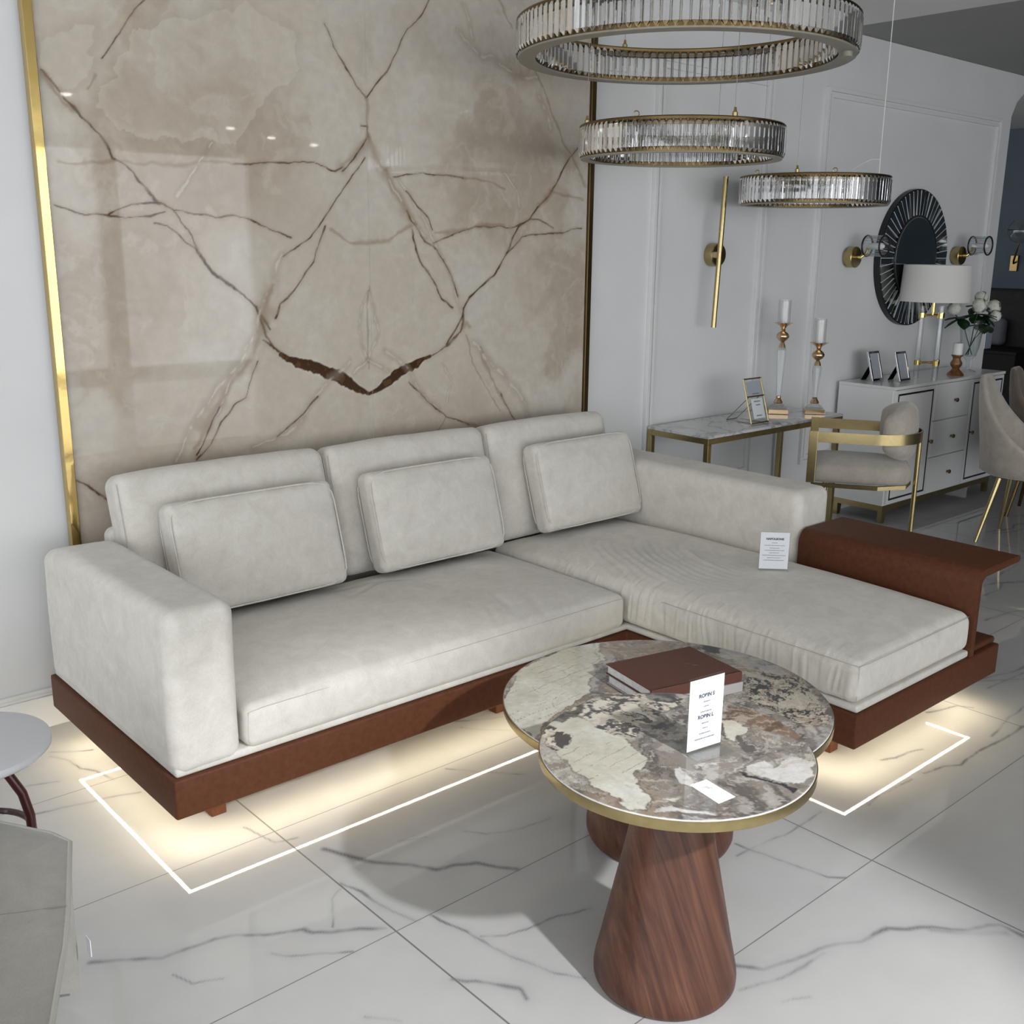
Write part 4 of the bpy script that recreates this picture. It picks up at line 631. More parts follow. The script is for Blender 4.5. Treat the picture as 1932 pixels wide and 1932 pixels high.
# ---------------------------------------------------------------- left side table and lounge seat
t = thing('side_table', 'small round white side table with curved oxblood legs at the left edge', 'side table', (0.542, 2.522, 0.0))
MB().lathe([(0.17, 0.476), (0.182, 0.478), (0.1875, 0.484), (0.1885, 0.492), (0.1865, 0.4985), (0.182, 0.50)], 0.542, 2.522, 96).build('tabletop', M['tabletop_white'], t, smooth=True)
for a in (-0.42, 1.67, 3.77):
    ca, sa = math.cos(a), math.sin(a); prof = [(0.0, 0.476), (0.04, 0.455), (0.085, 0.415), (0.112, 0.36), (0.124, 0.30), (0.126, 0.22), (0.122, 0.12), (0.116, 0.011)]
    MB().tube([(0.542+r*ca, 2.522+r*sa, z) for r, z in prof], 0.0115, 12).build('leg', M['maroonmetal'], t, smooth=True)
MB().tube([(0.542+0.124*math.cos(a), 2.522+0.124*math.sin(a), 0.26) for a in np.linspace(0, 2*PI, 40)[:-1]], 0.008, 8, closed=True).build('stretcher_ring', M['maroonmetal'], t, smooth=True)
M['seam_dark'] = mat('dark_seam', (0.19, 0.18, 0.165), 0.9)
t = thing('lounge_seat', 'grey velvet lounge seat with piped edge, cut off by the lower left corner', 'seat', (0.2, 2.0, 0.0))
topo = [(0.634, 2.12), (0.58, 1.973), (0.543, 1.872), (0.502, 1.771), (0.467, 1.697), (0.416, 1.584), (0.35, 1.466)]+[(-0.25, 1.45), (-0.25, 2.50), (0.40, 2.42), (0.546, 2.296), (0.615, 2.18)]
boto = [(0.628, 2.121), (0.618, 2.126), (0.60, 2.135), (0.57, 2.15), (0.53, 2.16), (0.47, 2.15), (0.35, 2.10), (-0.15, 1.95), (-0.15, 2.45), (0.32, 2.37), (0.50, 2.28), (0.60, 2.18)]
n = len(topo); V = [(x, y, 0.03) for x, y in boto]+[(x*0.25+u*0.75, y*0.25+v*0.75, 0.25) for (x, y), (u, v) in zip(topo, boto)]+[(x, y, 0.375) for x, y in topo]
F = [tuple(range(n-1, -1, -1)), tuple(range(2*n, 3*n))]+[(k*n+i, k*n+(i+1) % n, (k+1)*n+(i+1) % n, (k+1)*n+i) for k in (0, 1) for i in range(n)]
MB().addm(V, F).build('body', M['greyvelvet'], t, smooth=True, bevel=0.012, seg=3, auto=0.9)
cxy = np.array((0.15, 2.1)); V = []; 
for s, z in ((1.0, 0.376), (1.004, 0.392), (0.99, 0.402), (0.90, 0.410), (0.6, 0.414), (0.02, 0.416)):
    V += [tuple(cxy+(np.array(p)-cxy)*s)+(z,) for p in topo]
F = [(k*n+i, k*n+(i+1) % n, (k+1)*n+(i+1) % n, (k+1)*n+i) for k in range(5) for i in range(n)]+[tuple(range(5*n, 6*n))]
MB().addm(V, F).build('seat_cushion', M['greyvelvet'], t, smooth=True, auto=1.2)
MB().tube([(x, y, 0.398) for x, y in topo], 0.0055, 8, closed=True).build('piping', mat('pale_piping', (0.42, 0.41, 0.38), 0.9), t, smooth=True)
MB().tube([(0.40, 1.95, 0.4125), (0.47, 1.915, 0.411), (0.545, 1.885, 0.407)], 0.0011, 6).build('seam', M['seam_dark'], t)
MB().box(0.636, 0.6375, 2.06, 2.085, 0.15, 0.19).build('tag_label', M['paper'], t)
for x, y in ((0.0, 2.05), (0.0, 2.35), (0.42, 2.23)): MB().box(x-0.02, x+0.02, y-0.02, y+0.02, 0, 0.031).build('foot', M['black'], t)
# ---------------------------------------------------------------- ring chandeliers
def chandelier(label, cx, cy, zb, R, t, h, No, Ni, cables, cord=None, loops=()):
    T = thing('ring_chandelier', label, 'chandelier', (cx, cy, zb), 'crystal ring chandeliers')
    fv = np.array((cx, cy)); fv = fv/np.linalg.norm(fv); rv = np.array((fv[1], -fv[0]))
    def at(phi, r): p = np.array((cx, cy))+r*(math.cos(math.radians(phi))*fv+math.sin(math.radians(phi))*rv); return p[0], p[1]
    Ri = R-t; zt = zb+h
    MB().lathe([(Ri+0.004, zt-0.004), (R-0.004, zt-0.004), (R-0.002, zt+0.004), (R-0.006, zt+0.008), (Ri+0.006, zt+0.008), (Ri+0.002, zt+0.004)][::1]+[(Ri+0.004, zt-0.004)], cx, cy, 128, cap=False).build('top_frame', M['darkgold'], T, smooth=True)
    mb = MB()
    for r0, r1 in ((R-0.022, R-0.016), (Ri+0.016, Ri+0.022)):
        for z0, z1 in ((zb+0.0, zb+0.016), (zt-0.02, zt-0.003)):
            mb.lathe([(r0, z0), (r1, z0), (r1, z1), (r0, z1), (r0, z0)], cx, cy, 128, cap=False)
    mb.build('inner_rails', M['darkgold'], T, smooth=True)
    MB().lathe([(Ri+0.010, zb-0.006), (R-0.010, zb-0.006), (R-0.008, zb-0.001), (Ri+0.008, zb-0.001), (Ri+0.010, zb-0.006)], cx, cy, 128, cap=False).build('bottom_plate', M['diffuser'], T, smooth=True)
    def prism_mesh(w, nm):
        hw, d = w/2, 0.011; sec = [(-hw, 0.0), (-hw*0.78, d*0.6), (hw*0.78, d*0.6), (hw, 0.0), (hw*0.78, -d*0.35), (-hw*0.78, -d*0.35)]
        V = []; 
        for z, s in ((0.002, 0.25), (0.014, 1.0), (h-0.012, 1.0), (h-0.001, 0.35)): V += [(x*s, y*s, z) for x, y in sec]
        F = [tuple(range(5, -1, -1)), tuple(range(18, 24))]+[(k*6+i, k*6+(i+1) % 6, (k+1)*6+(i+1) % 6, (k+1)*6+i) for k in range(3) for i in range(6)]
        me = bpy.data.meshes.new(nm); me.from_pydata(V, [], F); me.update(); me.materials.append(M['crystal']); return me
    items = []
    for N, r, sg, rr in ((No, R-0.006, 1, R), (Ni, Ri+0.006, -1, Ri)):
        me = prism_mesh(2*PI*rr/N*0.90, 'crystal_prism')
        for k in range(N):
            a = 2*PI*k/N; n = np.array((math.cos(a), math.sin(a)))*sg; p = np.array((cx, cy))+np.array((math.cos(a), math.sin(a)))*r
            items.append((float(np.dot(n, -p)/np.linalg.norm(p))/np.linalg.norm(p), me, p, a-PI/2+(0 if sg > 0 else PI)))
    items.sort(key=lambda q: -q[0]); rest = MB()
    for i, (sc_, me, p, rz) in enumerate(items):
        if i < 100:
            o = bpy.data.objects.new('crystal_prism', me); C.objects.link(o); o.parent = T; o.location = (p[0]-cx, p[1]-cy, 0.0); o.rotation_euler = (0, 0, rz)
        else:
            c, s = math.cos(rz), math.sin(rz); rest.addm([(p[0]+v.co.x*c-v.co.y*s, p[1]+v.co.x*s+v.co.y*c, zb+v.co.z) for v in me.vertices], [tuple(f.vertices) for f in me.polygons])
    if rest.v: tag(rest.build('crystal_row', M['crystal'], T), kind='stuff')
    for phi in cables:
        x, y = at(phi, R-t/2); MB().tube([(x, y, zt+0.03), (x, y, ZC-0.001)], 0.0011, 6).build('suspension_cable', M['cable'], T)
        MB().lathe([(0.004, zt+0.006), (0.010, zt+0.006), (0.010, zt+0.022), (0.006, zt+0.026), (0.004, zt+0.040)], x, y, 16).build('hook', M['brass'], T, smooth=True)
        MB().lathe([(0.004, ZC-0.012), (0.018, ZC-0.010), (0.020, ZC-0.0005)], x, y, 20).build('ceiling_cup', M['brass'], T, smooth=True)
    for phi in loops:
        x, y = at(phi, R-t/2); MB().tube([(x+0.010*math.cos(a)*rv[0], y+0.010*math.cos(a)*rv[1], zt+0.018+0.010*math.sin(a)) for a in np.linspace(0, 2*PI, 17)[:-1]], 0.002, 6, closed=True).build('lifting_eye', M['brass'], T)
    if cord is not None:
        x, y = at(cord, R-t/2); xa, ya = at(cord-75, R-t/2); L = [(x, y, ZC-0.006), (x, y, zt+0.10), (x, y, zt+0.05)]
        mid = [(x+(xa-x)*u, y+(ya-y)*u, zt+0.108-0.075*(u/0.42)**1.6) for u in np.linspace(0.10, 0.42, 7)]
        MB().tube(L[:2]+[(x, y, zt+0.012)], 0.0024, 6).build('power_cord', M['cord'], T)
        MB().tube([(x, y, zt+0.012), (x+0.002, y, zt+0.06), (x+0.001, y, zt+0.098)]+mid, 0.0038, 8).build('power_cord', M['cord'], T)
        MB().lathe([(0.055, ZC-0.0005), (0.055, ZC-0.016), (0.03, ZC-0.022), (0.004, ZC-0.024)], x, y, 32).build('ceiling_rose', M['white_trim'], T, smooth=True)
    if R > 0.5: x, y = at(104, R-t/2); MB().lathe([(0.012, zb-0.024), (0.017, zb-0.022), (0.017, zb-0.0055)], x, y, 20).build('end_cap', M['diffuser'], T, smooth=True)
    return T
chandelier('largest and highest crystal ring chandelier, cut off by the top of the picture', 3.074, 2.584, 2.281, 0.59, 0.078, 0.112, 126, 108, (95, 215, 335), None, ())
chandelier('middle sized crystal ring chandelier hanging between the other two rings', 3.383, 2.839, 1.978, 0.40, 0.052, 0.112, 96, 82, (150, 255, 24), None, (206,))
chandelier('smallest and lowest crystal ring chandelier with a white cord, beside the round mirror', 4.775, 3.135, 1.856, 0.368, 0.048, 0.125, 84, 72, (194, 308), 64, (232, 165))
# ---------------------------------------------------------------- wall lights and mirror
t = thing('bar_wall_sconce', 'slim brass bar wall sconce above the console table', 'wall light', (4.575, YW, 1.61))
def disc_y(mb, cx, cz, prof, n=40):
    """lathe around a horizontal axis running out of the wall; prof = (radius, y)"""
    tmp = MB().lathe([(r, y) for r, y in prof], 0, 0, n); return mb.addm([(cx+v[0], v[2], cz+v[1]) for v in tmp.v], tmp.f)
disc_y(MB(), 4.575, 1.605, [(0.060, YW-0.001), (0.060, YW-0.050), (0.056, YW-0.055)]).build('backplate', M['brass'], t, smooth=True, auto=0.6)
disc_y(MB(), 4.532, 1.605, [(0.018, YW-0.052), (0.018, YW-0.11)]).build('rod_clamp', M['copper'], t, smooth=True, auto=0.6)
MB().tube([(4.503, 3.50, 1.236), (4.537, 3.50, 1.993)], 0.0135, 16).build('light_rod', M['brass'], t, smooth=True, auto=0.8)
def crystal_sconce(x, z, label):
    t = thing('crystal_wall_sconce', label, 'wall light', (x, YW, z), 'crystal wall sconces beside the mirror')
    disc_y(MB(), x-0.045, z-0.005, [(0.062, YW-0.023), (0.062, YW-0.062), (0.058, YW-0.066)]).build('backplate', M['brass'], t, smooth=True, auto=0.6)
    disc_y(MB(), x-0.045, z-0.005, [(0.05, YW-0.001), (0.05, YW-0.0235)]).build('wall_mount', M['brass'], t)
    MB().tube([(x-0.045, YW-0.06, z-0.005), (x-0.04, YW-0.09, z-0.005), (x-0.01, YW-0.105, z+0.02), (x, YW-0.11, z+0.05)], 0.011, 10).build('arm', M['gold'], t, smooth=True)
    mb = MB()
    for k in range(16):
        a = 2*PI*k/16; c = np.array((x+0.056*math.cos(a), YW-0.160, z+0.062+0.056*math.sin(a))); mb.obox(c, (-math.sin(a), 0, math.cos(a)), (0, 1, 0), (math.cos(a), 0, math.sin(a)), 0.0095, 0.052, 0.006)
    mb.build('crystal_shade', M['stem'], t)
    for y in (YW-0.216, YW-0.104):
        MB().tube([(x+0.060*math.cos(a), y, z+0.062+0.060*math.sin(a)) for a in np.linspace(0, 2*PI, 33)[:-1]], 0.0055, 8, closed=True).build('rim', M['black'], t, smooth=True)
    disc_y(MB(), x, z+0.06, [(0.012, YW-0.105), (0.02, YW-0.13), (0.02, YW-0.20), (0.008, YW-0.215)]).build('bulb', M['wax'], t, smooth=True)
crystal_sconce(5.935, 1.600, 'crystal drum wall sconce on the left of the round mirror')
crystal_sconce(7.275, 1.612, 'crystal drum wall sconce on the right of the round mirror')
M['joint'] = mat('pale_joint', (0.8, 0.82, 0.84), 0.5)
t = thing('round_mirror', 'round wall mirror with a wide rim of radiating mirror strips, above the sideboard', 'mirror', (6.63, YW, 1.59))
mx_, mz_, RO, RI_ = 6.63, 1.59, 0.43, 0.262
disc_y(MB(), mx_, mz_, [(RO, YW-0.001), (RO, YW-0.038), (RO-0.006, YW-0.040)], 96).build('backing', M['black'], t, smooth=True, auto=0.6)
mb = MB(); NT = 52; rg = random.Random(4)
for k in range(NT):
    a0 = 2*PI*(k+0.06)/NT; a1 = 2*PI*(k+0.94)/NT; tx, tz = rg.uniform(-0.016, 0.016), rg.uniform(-0.010, 0.010); am = (a0+a1)/2
    q = []
    for a, r in ((a0, RI_+0.008), (a1, RI_+0.008), (a1, RO-0.012), (a0, RO-0.012)):
        dy = tx*((a-am)*NT/(2*PI))*2+tz*((r-0.34)/0.08); q.append((mx_+r*math.cos(a), YW-0.0435+dy*0.25, mz_+r*math.sin(a)))
    back = [(p[0], YW-0.0395, p[2]) for p in q]; mb.addm(q+back, [(3, 2, 1, 0), (0, 1, 5, 4), (1, 2, 6, 5), (2, 3, 7, 6), (3, 0, 4, 7), (4, 5, 6, 7)])
mb.build('mirror_strips', M['mirror'], t)
mb = MB(); 
for k in range(NT):
    a = 2*PI*k/NT; c = np.array((mx_+(RO+RI_)/2*math.cos(a), YW-0.0435, mz_+(RO+RI_)/2*math.sin(a))); mb.obox(c, (math.cos(a), 0, math.sin(a)), (0, 1, 0), (-math.sin(a), 0, math.cos(a)), (RO-RI_)/2-0.008, 0.0022, 0.0016)
mb.build('strip_joints', M['joint'], t)
disc_y(MB(), mx_, mz_, [(RI_, YW-0.040), (RI_, YW-0.048), (RI_-0.010, YW-0.052)], 96).build('mirror_glass', M['mirror'], t, smooth=True, auto=0.3)
MB().tube([(mx_+(RI_+0.003)*math.cos(a), YW-0.047, mz_+(RI_+0.003)*math.sin(a)) for a in np.linspace(0, 2*PI, 97)[:-1]], 0.005, 8, closed=True).build('inner_ring', M['black'], t, smooth=True)
# ---------------------------------------------------------------- console table
def marble_small(name, c1, c2, rough):
    m = mat(name, c1, rough); b = m.node_tree.nodes['Principled BSDF']; tc = m.node_tree.nodes.new('ShaderNodeTexCoord')
    n = nd(m, 'ShaderNodeTexNoise', Scale=2.4, Detail=8, Distortion=1.6); lk(m, tc, 'Object', n, 'Vector')
    r = ramp(m, [(0.40, c1), (0.475, c1), (0.50, c2), (0.525, c1)]); lk(m, n, 'Fac', r, 'Fac'); lk(m, r, 'Color', b, 'Base Color'); return m
M['cmarble'] = marble_small('white_console_marble', (0.64, 0.64, 0.64), (0.36, 0.36, 0.37), 0.06)
CX0, CX1, CY0, CY1, CZ = 4.10, 5.30, 3.178, 3.572, 0.745
t = thing('console_table', 'narrow console table with white marble top and brass frame against the panelled wall', 'console table', ((CX0+CX1)/2, 3.37, 0))
MB().box(CX0, CX1, CY0, CY1, CZ-0.014, CZ).build('marble_top', M['cmarble'], t, bevel=0.0015)
mb = MB(); w = 0.028; zt = CZ-0.0145; zb = CZ-0.042
mb.box(CX0, CX1, CY0, CY0+w, zb, zt); mb.box(CX0, CX1, CY1-w, CY1, zb, zt); mb.box(CX0, CX0+w, CY0+w, CY1-w, zb, zt); mb.box(CX1-w, CX1, CY0+w, CY1-w, zb, zt)
mb.build('apron_frame', M['brass'], t, bevel=0.001)
for x in (CX0, CX1-w-0.02):
    for y in (CY0, CY1-w): MB().box(x, x+w, y, y+w, 0.0, zb-0.0002).build('leg', M['brass'], t, bevel=0.0015)
# ---------------------------------------------------------------- candle holders
def candle_holder(cx, cy, z, zs0, zs1, zball, zdish, zc, label, clabel):
    t = thing('candle_holder', label, 'candle holder', (cx, cy, z), 'crystal candle holders on the console')
    a = 0.70; ax = (math.cos(a), math.sin(a), 0); ay = (-math.sin(a), math.cos(a), 0)
    MB().obox((cx, cy, z+0.0135), ax, ay, (0, 0, 1), 0.055, 0.055, 0.0130).build('base_plate', M['copper'], t, bevel=0.002)
    MB().lathe([(0.052, z+0.0268), (0.046, z+0.036), (0.030, z+0.050), (0.022, z+0.056)], cx, cy, 8).build('glass_dome', M['stem'], t)
    MB().lathe([(0.022, z+0.056), (0.026, z+0.060), (0.018, z+0.075), (0.013, z+0.082), (0.015, z+0.088), (0.012, zs0)], cx, cy, 32).build('lower_collar', M['copper'], t, smooth=True)
    MB().lathe([(0.012, zs0+0.0002), (0.026, zs1-0.016), (0.020, zs1)], cx, cy, 8).build('crystal_stem', M['stem'], t)
    e = zball-zs1
    MB().lathe([(0.020, zs1+0.0002), (0.016, zs1+0.015), (0.010, zs1+e*0.45), (0.014, zs1+e*0.55), (0.026, zball-0.018), (0.034, zball-0.006), (0.034, zball+0.006), (0.026, zball+0.018), (0.011, zball+0.028), (0.013, zball+0.036),
                (0.010, zdish-0.034), (0.022, zdish-0.016), (0.046, zdish-0.003), (0.052, zdish), (0.044, zdish-0.001), (0.022, zdish-0.009), (0.002, zdish-0.010)], cx, cy, 40).build('knob_and_dish', M['copper'], t, smooth=True)
    MB().lathe([(0.033, zdish-0.006), (0.034, zdish-0.003), (0.034, zc+0.008), (0.0325, zc+0.008), (0.0325, zdish-0.003), (0.002, zdish-0.005), (0.002, zdish-0.0085), (0.02, zdish-0.008)], cx, cy, 40, cap=False).build('glass_chimney', M['glass'], t, smooth=True)
    c = thing('pillar_candle', clabel, 'candle', (cx, cy, zdish), 'white pillar candles')
    MB().lathe([(0.0225, zdish-0.0045), (0.0235, zdish-0.002), (0.0235, zc-0.004), (0.021, zc), (0.010, zc-0.003), (0.001, zc-0.004)], cx, cy, 32).build('wax', M['wax'], c, smooth=True)
    MB().tube([(cx, cy, zc-0.004), (cx, cy, zc+0.006)], 0.001, 6).build('wick', M['black'], c)
candle_holder(5.025, 3.425, CZ+0.0002, 0.842, 1.110, 1.172, 1.245, 1.362, 'taller crystal and rose gold candle holder on the console table', 'white pillar candle in the taller holder on the console table')
candle_holder(5.185, 3.295, CZ+0.0002, 0.835, 1.012, 1.070, 1.138, 1.262, 'shorter crystal and rose gold candle holder at the right end of the console table', 'white pillar candle in the shorter holder on the console table')
# photo frame with wire easel
t = thing('photo_frame', 'open brass and glass photo frame with a wire easel on the console table', 'picture frame', (4.63, 3.30, CZ))
fl = math.radians(17); FR = lambda u, v, d=0.0: (4.560+u, 3.262+v*math.sin(fl)+d*math.cos(fl), CZ+0.006+v*math.cos(fl)-d*math.sin(fl))
FW, FH = 0.150, 0.235
for (u0, v0, u1, v1) in ((0, 0, FW, 0), (0, FH, FW, FH), (0, 0, 0, FH), (FW, 0, FW, FH), (0, FH*0.60, FW, FH*0.60)):
    MB().tube([FR(u0, v0), FR(u1, v1)], 0.0042, 8).build('frame_bar', M['brass'], t)
MB().prism([(0.004, 0.004), (FW-0.004, 0.004), (FW-0.004, FH-0.004), (0.004, FH-0.004)], lambda p: FR(p[0], p[1], -0.001), lambda p: FR(p[0], p[1], 0.001)).build('glass_pane', M['acrylic'], t)
MB().prism([(0.030, 0.022), (FW-0.022, 0.022), (FW-0.022, FH*0.545), (0.030, FH*0.545)], lambda p: FR(p[0], p[1], -0.0022), lambda p: FR(p[0], p[1], -0.0014)).build('print_card', M['paper'], t)
MB().prism([(0.012, FH*0.63), (FW-0.012, FH*0.63), (FW-0.012, FH-0.014), (0.012, FH-0.014)], lambda p: FR(p[0], p[1], -0.0022), lambda p: FR(p[0], p[1], -0.0014)).build('print_card', M['silverphoto'], t)
mb = MB()
for u0, u1, v in ((0.052, 0.105, FH*0.48), (0.065, 0.10, FH*0.40), (0.055, 0.10, FH*0.16), (0.05, 0.11, FH*0.655)): mb.prism([(u0, v-0.003), (u1, v-0.003), (u1, v+0.003), (u0, v+0.003)], lambda p: FR(p[0], p[1], -0.0028), lambda p: FR(p[0], p[1], -0.0024))
mb.build('small_print', M['ink2'], t)
mb = MB(); ez = CZ+0.003
for u in (0.03, 0.12): mb.tube([FR(u, FH*0.6, 0.004), (4.56+u, 3.445, ez), (4.56+u, 3.29, ez)], 0.0018, 6)
mb.tube([(4.59, 3.445, ez), (4.68, 3.445, ez)], 0.0018, 6); mb.build('wire_easel', M['darkgold'], t)
# ---------------------------------------------------------------- brass framed armchair beside the console
t = thing('armchair', 'beige upholstered armchair with a flat brass band frame beside the console table', 'chair', (4.80, 2.80, 0.0))
Nn = np.array((4.548, 2.900)); Fd = np.array((-0.53, 0.848)); Sd = np.array((0.848, 0.53)); AW = 0.455
def ch(s, b, z=None):
    p = Nn+Sd*s-Fd*b; return (p[0], p[1]) if z is None else (p[0], p[1], z)
path = [ch(0, b) for b in np.linspace(0, 0.30, 6)]+[ch(AW/2-AW/2*math.cos(a), 0.30+0.24*math.sin(a)) for a in np.linspace(0, PI, 25)[1:-1]]+[ch(AW, b) for b in np.linspace(0.30, 0, 6)]
MB().band(path, 0.711, 0.764, 0.007).build('band_armrest', M['brass'], t, smooth=True, auto=0.6)
for s in (0.0, AW):
    p = ch(s, 0.018); MB().obox((p[0], p[1], 0.636), (-Fd[0], -Fd[1], 0), (Sd[0], Sd[1], 0), (0, 0, 1), 0.021, 0.0045, 0.131).build('front_plate', M['brass'], t, bevel=0.002)
V, F = rounded((0.222, 0.245, 0.044), 0.036, (18, 18, 3)); x = V[:, 0]/0.222; y = V[:, 1]/0.245
V[:, 2] += np.where(V[:, 2] > 0, 0.022*(1-np.abs(x)**4)*(1-np.abs(y)**4), 0); rd = np.where(V[:, 1] < 0, 1-0.40*np.clip(-y, 0, 1)**2.2, 1.0); V[:, 0] *= rd
p = ch(AW/2, 0.255); W = np.stack([p[0]+V[:, 0]*Sd[0]+V[:, 1]*Fd[0], p[1]+V[:, 0]*Sd[1]+V[:, 1]*Fd[1], 0.546+V[:, 2]], 1)-np.array(t.location)
add('seat_cushion', fast_mesh('seat_cushion', W, F), M['velvet'], t, smooth=True)
MB().band([ch(s, b) for s, b in ((0.02, 0.03), (0.02, 0.34), (0.10, 0.47), (AW/2, 0.50), (AW-0.10, 0.47), (AW-0.02, 0.34), (AW-0.02, 0.03))], 0.482, 0.5015, 0.02, closed=True).build('seat_rail', M['brass'], t)
for s, b, ztop in ((0.055, 0.09, 0.482), (AW-0.055, 0.09, 0.482), (AW/2, 0.532, 0.702)):
    MB().tube([ch(s, b, 0.0), ch(s, b, ztop)], 0.012, 14).build('leg', M['brass'], t, smooth=True, auto=0.8)
V, F = rounded((0.205, 0.056, 0.145), 0.055, (20, 2, 10)); V[:, 2] *= np.sqrt(np.clip(1-0.62*(V[:, 0]/0.205)**2, 0.2, 1)); V[:, 1] *= np.where(V[:, 1] > 0, 1.25, 1.0)*np.sqrt(np.clip(1-0.5*(V[:, 2]/0.145)**2, 0.3, 1))
V[:, 1] += 1.9*V[:, 0]**2; p = ch(AW/2, 0.465); W = np.stack([p[0]+V[:, 0]*Sd[0]+V[:, 1]*Fd[0], p[1]+V[:, 0]*Sd[1]+V[:, 1]*Fd[1], 0.756+V[:, 2]], 1)-np.array(t.location)
add('back_cushion', fast_mesh('back_cushion', W, F), M['velvet'], t, smooth=True)
# ---------------------------------------------------------------- tub dining chairs
def tub_chair(cx, cy, label, m, ml, feet, ztop=0.945, R=0.275):
    t = thing('dining_chair', label, 'chair', (cx, cy, 0.0)); bd = np.array((-0.25, 0.968)); sd = np.array((0.968, 0.25))
    def at(a, r): q = np.array((cx, cy))+bd*r*math.cos(a)+sd*r*math.sin(a); return q
    th = np.linspace(math.radians(-118), math.radians(118), 61); prof = []
    V = []; K = 14
    for a in th:
        k = abs(a)/math.radians(118); k2 = max(0.0, (abs(a)-math.radians(22))/math.radians(96)); zt = 0.52+(ztop-0.52)*max(0.0, 1-k2)**1.5 ; zb = 0.385
        fl = 0.012*math.cos(a)
        rows = [(R*0.74, zb), (R*0.86, zb+0.02), (R*0.92, zb+(zt-zb)*0.35), (R*0.98+fl, zb+(zt-zb)*0.75), (R*1.0+fl, zt-0.03), (R*0.99+fl, zt-0.008), (R*0.95+fl, zt), (R*0.89+fl, zt-0.008), (R*0.86+fl, zt-0.035), (R*0.82, zb+(zt-zb)*0.75), (R*0.76, zb+(zt-zb)*0.35), (R*0.70, zb+0.05), (R*0.5, zb+0.04), (R*0.5, zb)]
        for r, z in rows: q = at(a, r); V.append((q[0], q[1], z))
    n = len(th); F = [(i*K+k, (i+1)*K+k, (i+1)*K+(k+1) % K, i*K+(k+1) % K) for i in range(n-1) for k in range(K)]+[tuple(range(K)), tuple((n-1)*K+k for k in range(K-1, -1, -1))]
    MB().addm(V, F).build('shell_back', m, t, smooth=True, auto=1.4)
    c = np.array((cx, cy))-bd*0.04; MB().lathe([(0.15, 0.40), (0.195, 0.405), (0.205, 0.425), (0.205, 0.455), (0.19, 0.478), (0.12, 0.487), (0.01, 0.489)], c[0], c[1], 48).build('seat_cushion', m, t, smooth=True)
    MB().lathe([(0.01, 0.372), (0.16, 0.372), (0.16, 0.3845), (0.01, 0.3845)], c[0], c[1], 40).build('seat_frame', ml, t)
    for (fx_, fy_), a in feet:
        q = at(a, R*0.62); MB().tube([(q[0], q[1], 0.372), (fx_, fy_, 0.0)], [0.016, 0.010], 12).build('leg', ml, t, smooth=True, auto=0.8)
tub_chair(6.21, 2.53, 'beige velvet tub dining chair with brass legs at the right edge of the picture', M['velvet'], M['brass'], (((5.945, 2.64), -0.94), ((6.35, 2.685), 1.1), ((6.02, 2.29), -2.4), ((6.42, 2.38), 2.3)))
tub_chair(6.90, 2.66, 'brown velvet tub dining chair behind the beige one', M['brownvelvet'], M['darkgold'], (((6.70, 2.80), -0.8), ((7.05, 2.87), 0.8), ((6.74, 2.42), -2.4), ((7.12, 2.50), 2.4)), 0.93)
# ---------------------------------------------------------------- sideboard
SX0, SX1, SY0, SY1, SZ0, SZ1 = 5.885, 7.335, 3.190, 3.575, 0.112, 0.845
t = thing('sideboard', 'white sideboard with dark inlay lines and gold base below the round mirror', 'sideboard', ((SX0+SX1)/2, 3.38, 0))
MB().box(SX0, SX1, SY0+0.018, SY1, SZ0, SZ1-0.0185).build('body', M['white'], t, bevel=0.002)
MB().box(SX0-0.002, SX1+0.002, SY0, SY1, SZ1-0.018, SZ1).build('worktop', M['white'], t, bevel=0.002)
for x0, x1, kx in ((SX0+0.012, 6.372, 6.352), (6.866, SX1-0.012, 6.905)):
    d = MB().box(x0, x1, SY0+0.001, SY0+0.0176, SZ0+0.012, SZ1-0.022).build('door', M['white'], t, bevel=0.002)
    a, b_, c, e, w = x0+0.022, x1-0.022, SZ0+0.034, SZ1-0.044, 0.0115; mb = MB()
    for q in ((a, b_, c, c+w), (a, b_, e-w, e), (a, a+w, c+w, e-w), (b_-w, b_, c+w, e-w)): mb.box(q[0], q[1], SY0-0.0004, SY0+0.0012, q[2], q[3])
    mb.build('inlay_line', M['black'], d)
    disc_y(MB(), kx, 0.468, [(0.006, SY0+0.0008), (0.006, SY0-0.012), (0.013, SY0-0.014), (0.013, SY0-0.022), (0.009, SY0-0.025)], 24).build('knob', M['brass'], d, smooth=True)
for z0, z1 in ((0.124, 0.352), (0.358, 0.588), (0.594, 0.823)):
    d = MB().box(6.382, 6.856, SY0+0.001, SY0+0.0176, z0, z1).build('drawer', M['white'], t, bevel=0.002)
    disc_y(MB(), 6.640, (z0+z1)/2, [(0.006, SY0+0.0008), (0.006, SY0-0.012), (0.013, SY0-0.014), (0.013, SY0-0.022), (0.009, SY0-0.025)], 24).build('knob', M['darkgold'], d, smooth=True)
mb = MB(); mb.box(SX0+0.01, SX1-0.01, SY0+0.02, SY0+0.045, 0.075, 0.1115); mb.box(SX0+0.01, SX1-0.01, SY1-0.03, SY1-0.005, 0.075, 0.1115); mb.box(SX0+0.01, SX0+0.035, SY0+0.045, SY1-0.03, 0.075, 0.1115); mb.box(SX1-0.035, SX1-0.01, SY0+0.045, SY1-0.03, 0.075, 0.1115)
mb.build('base_frame', M['brass'], t)
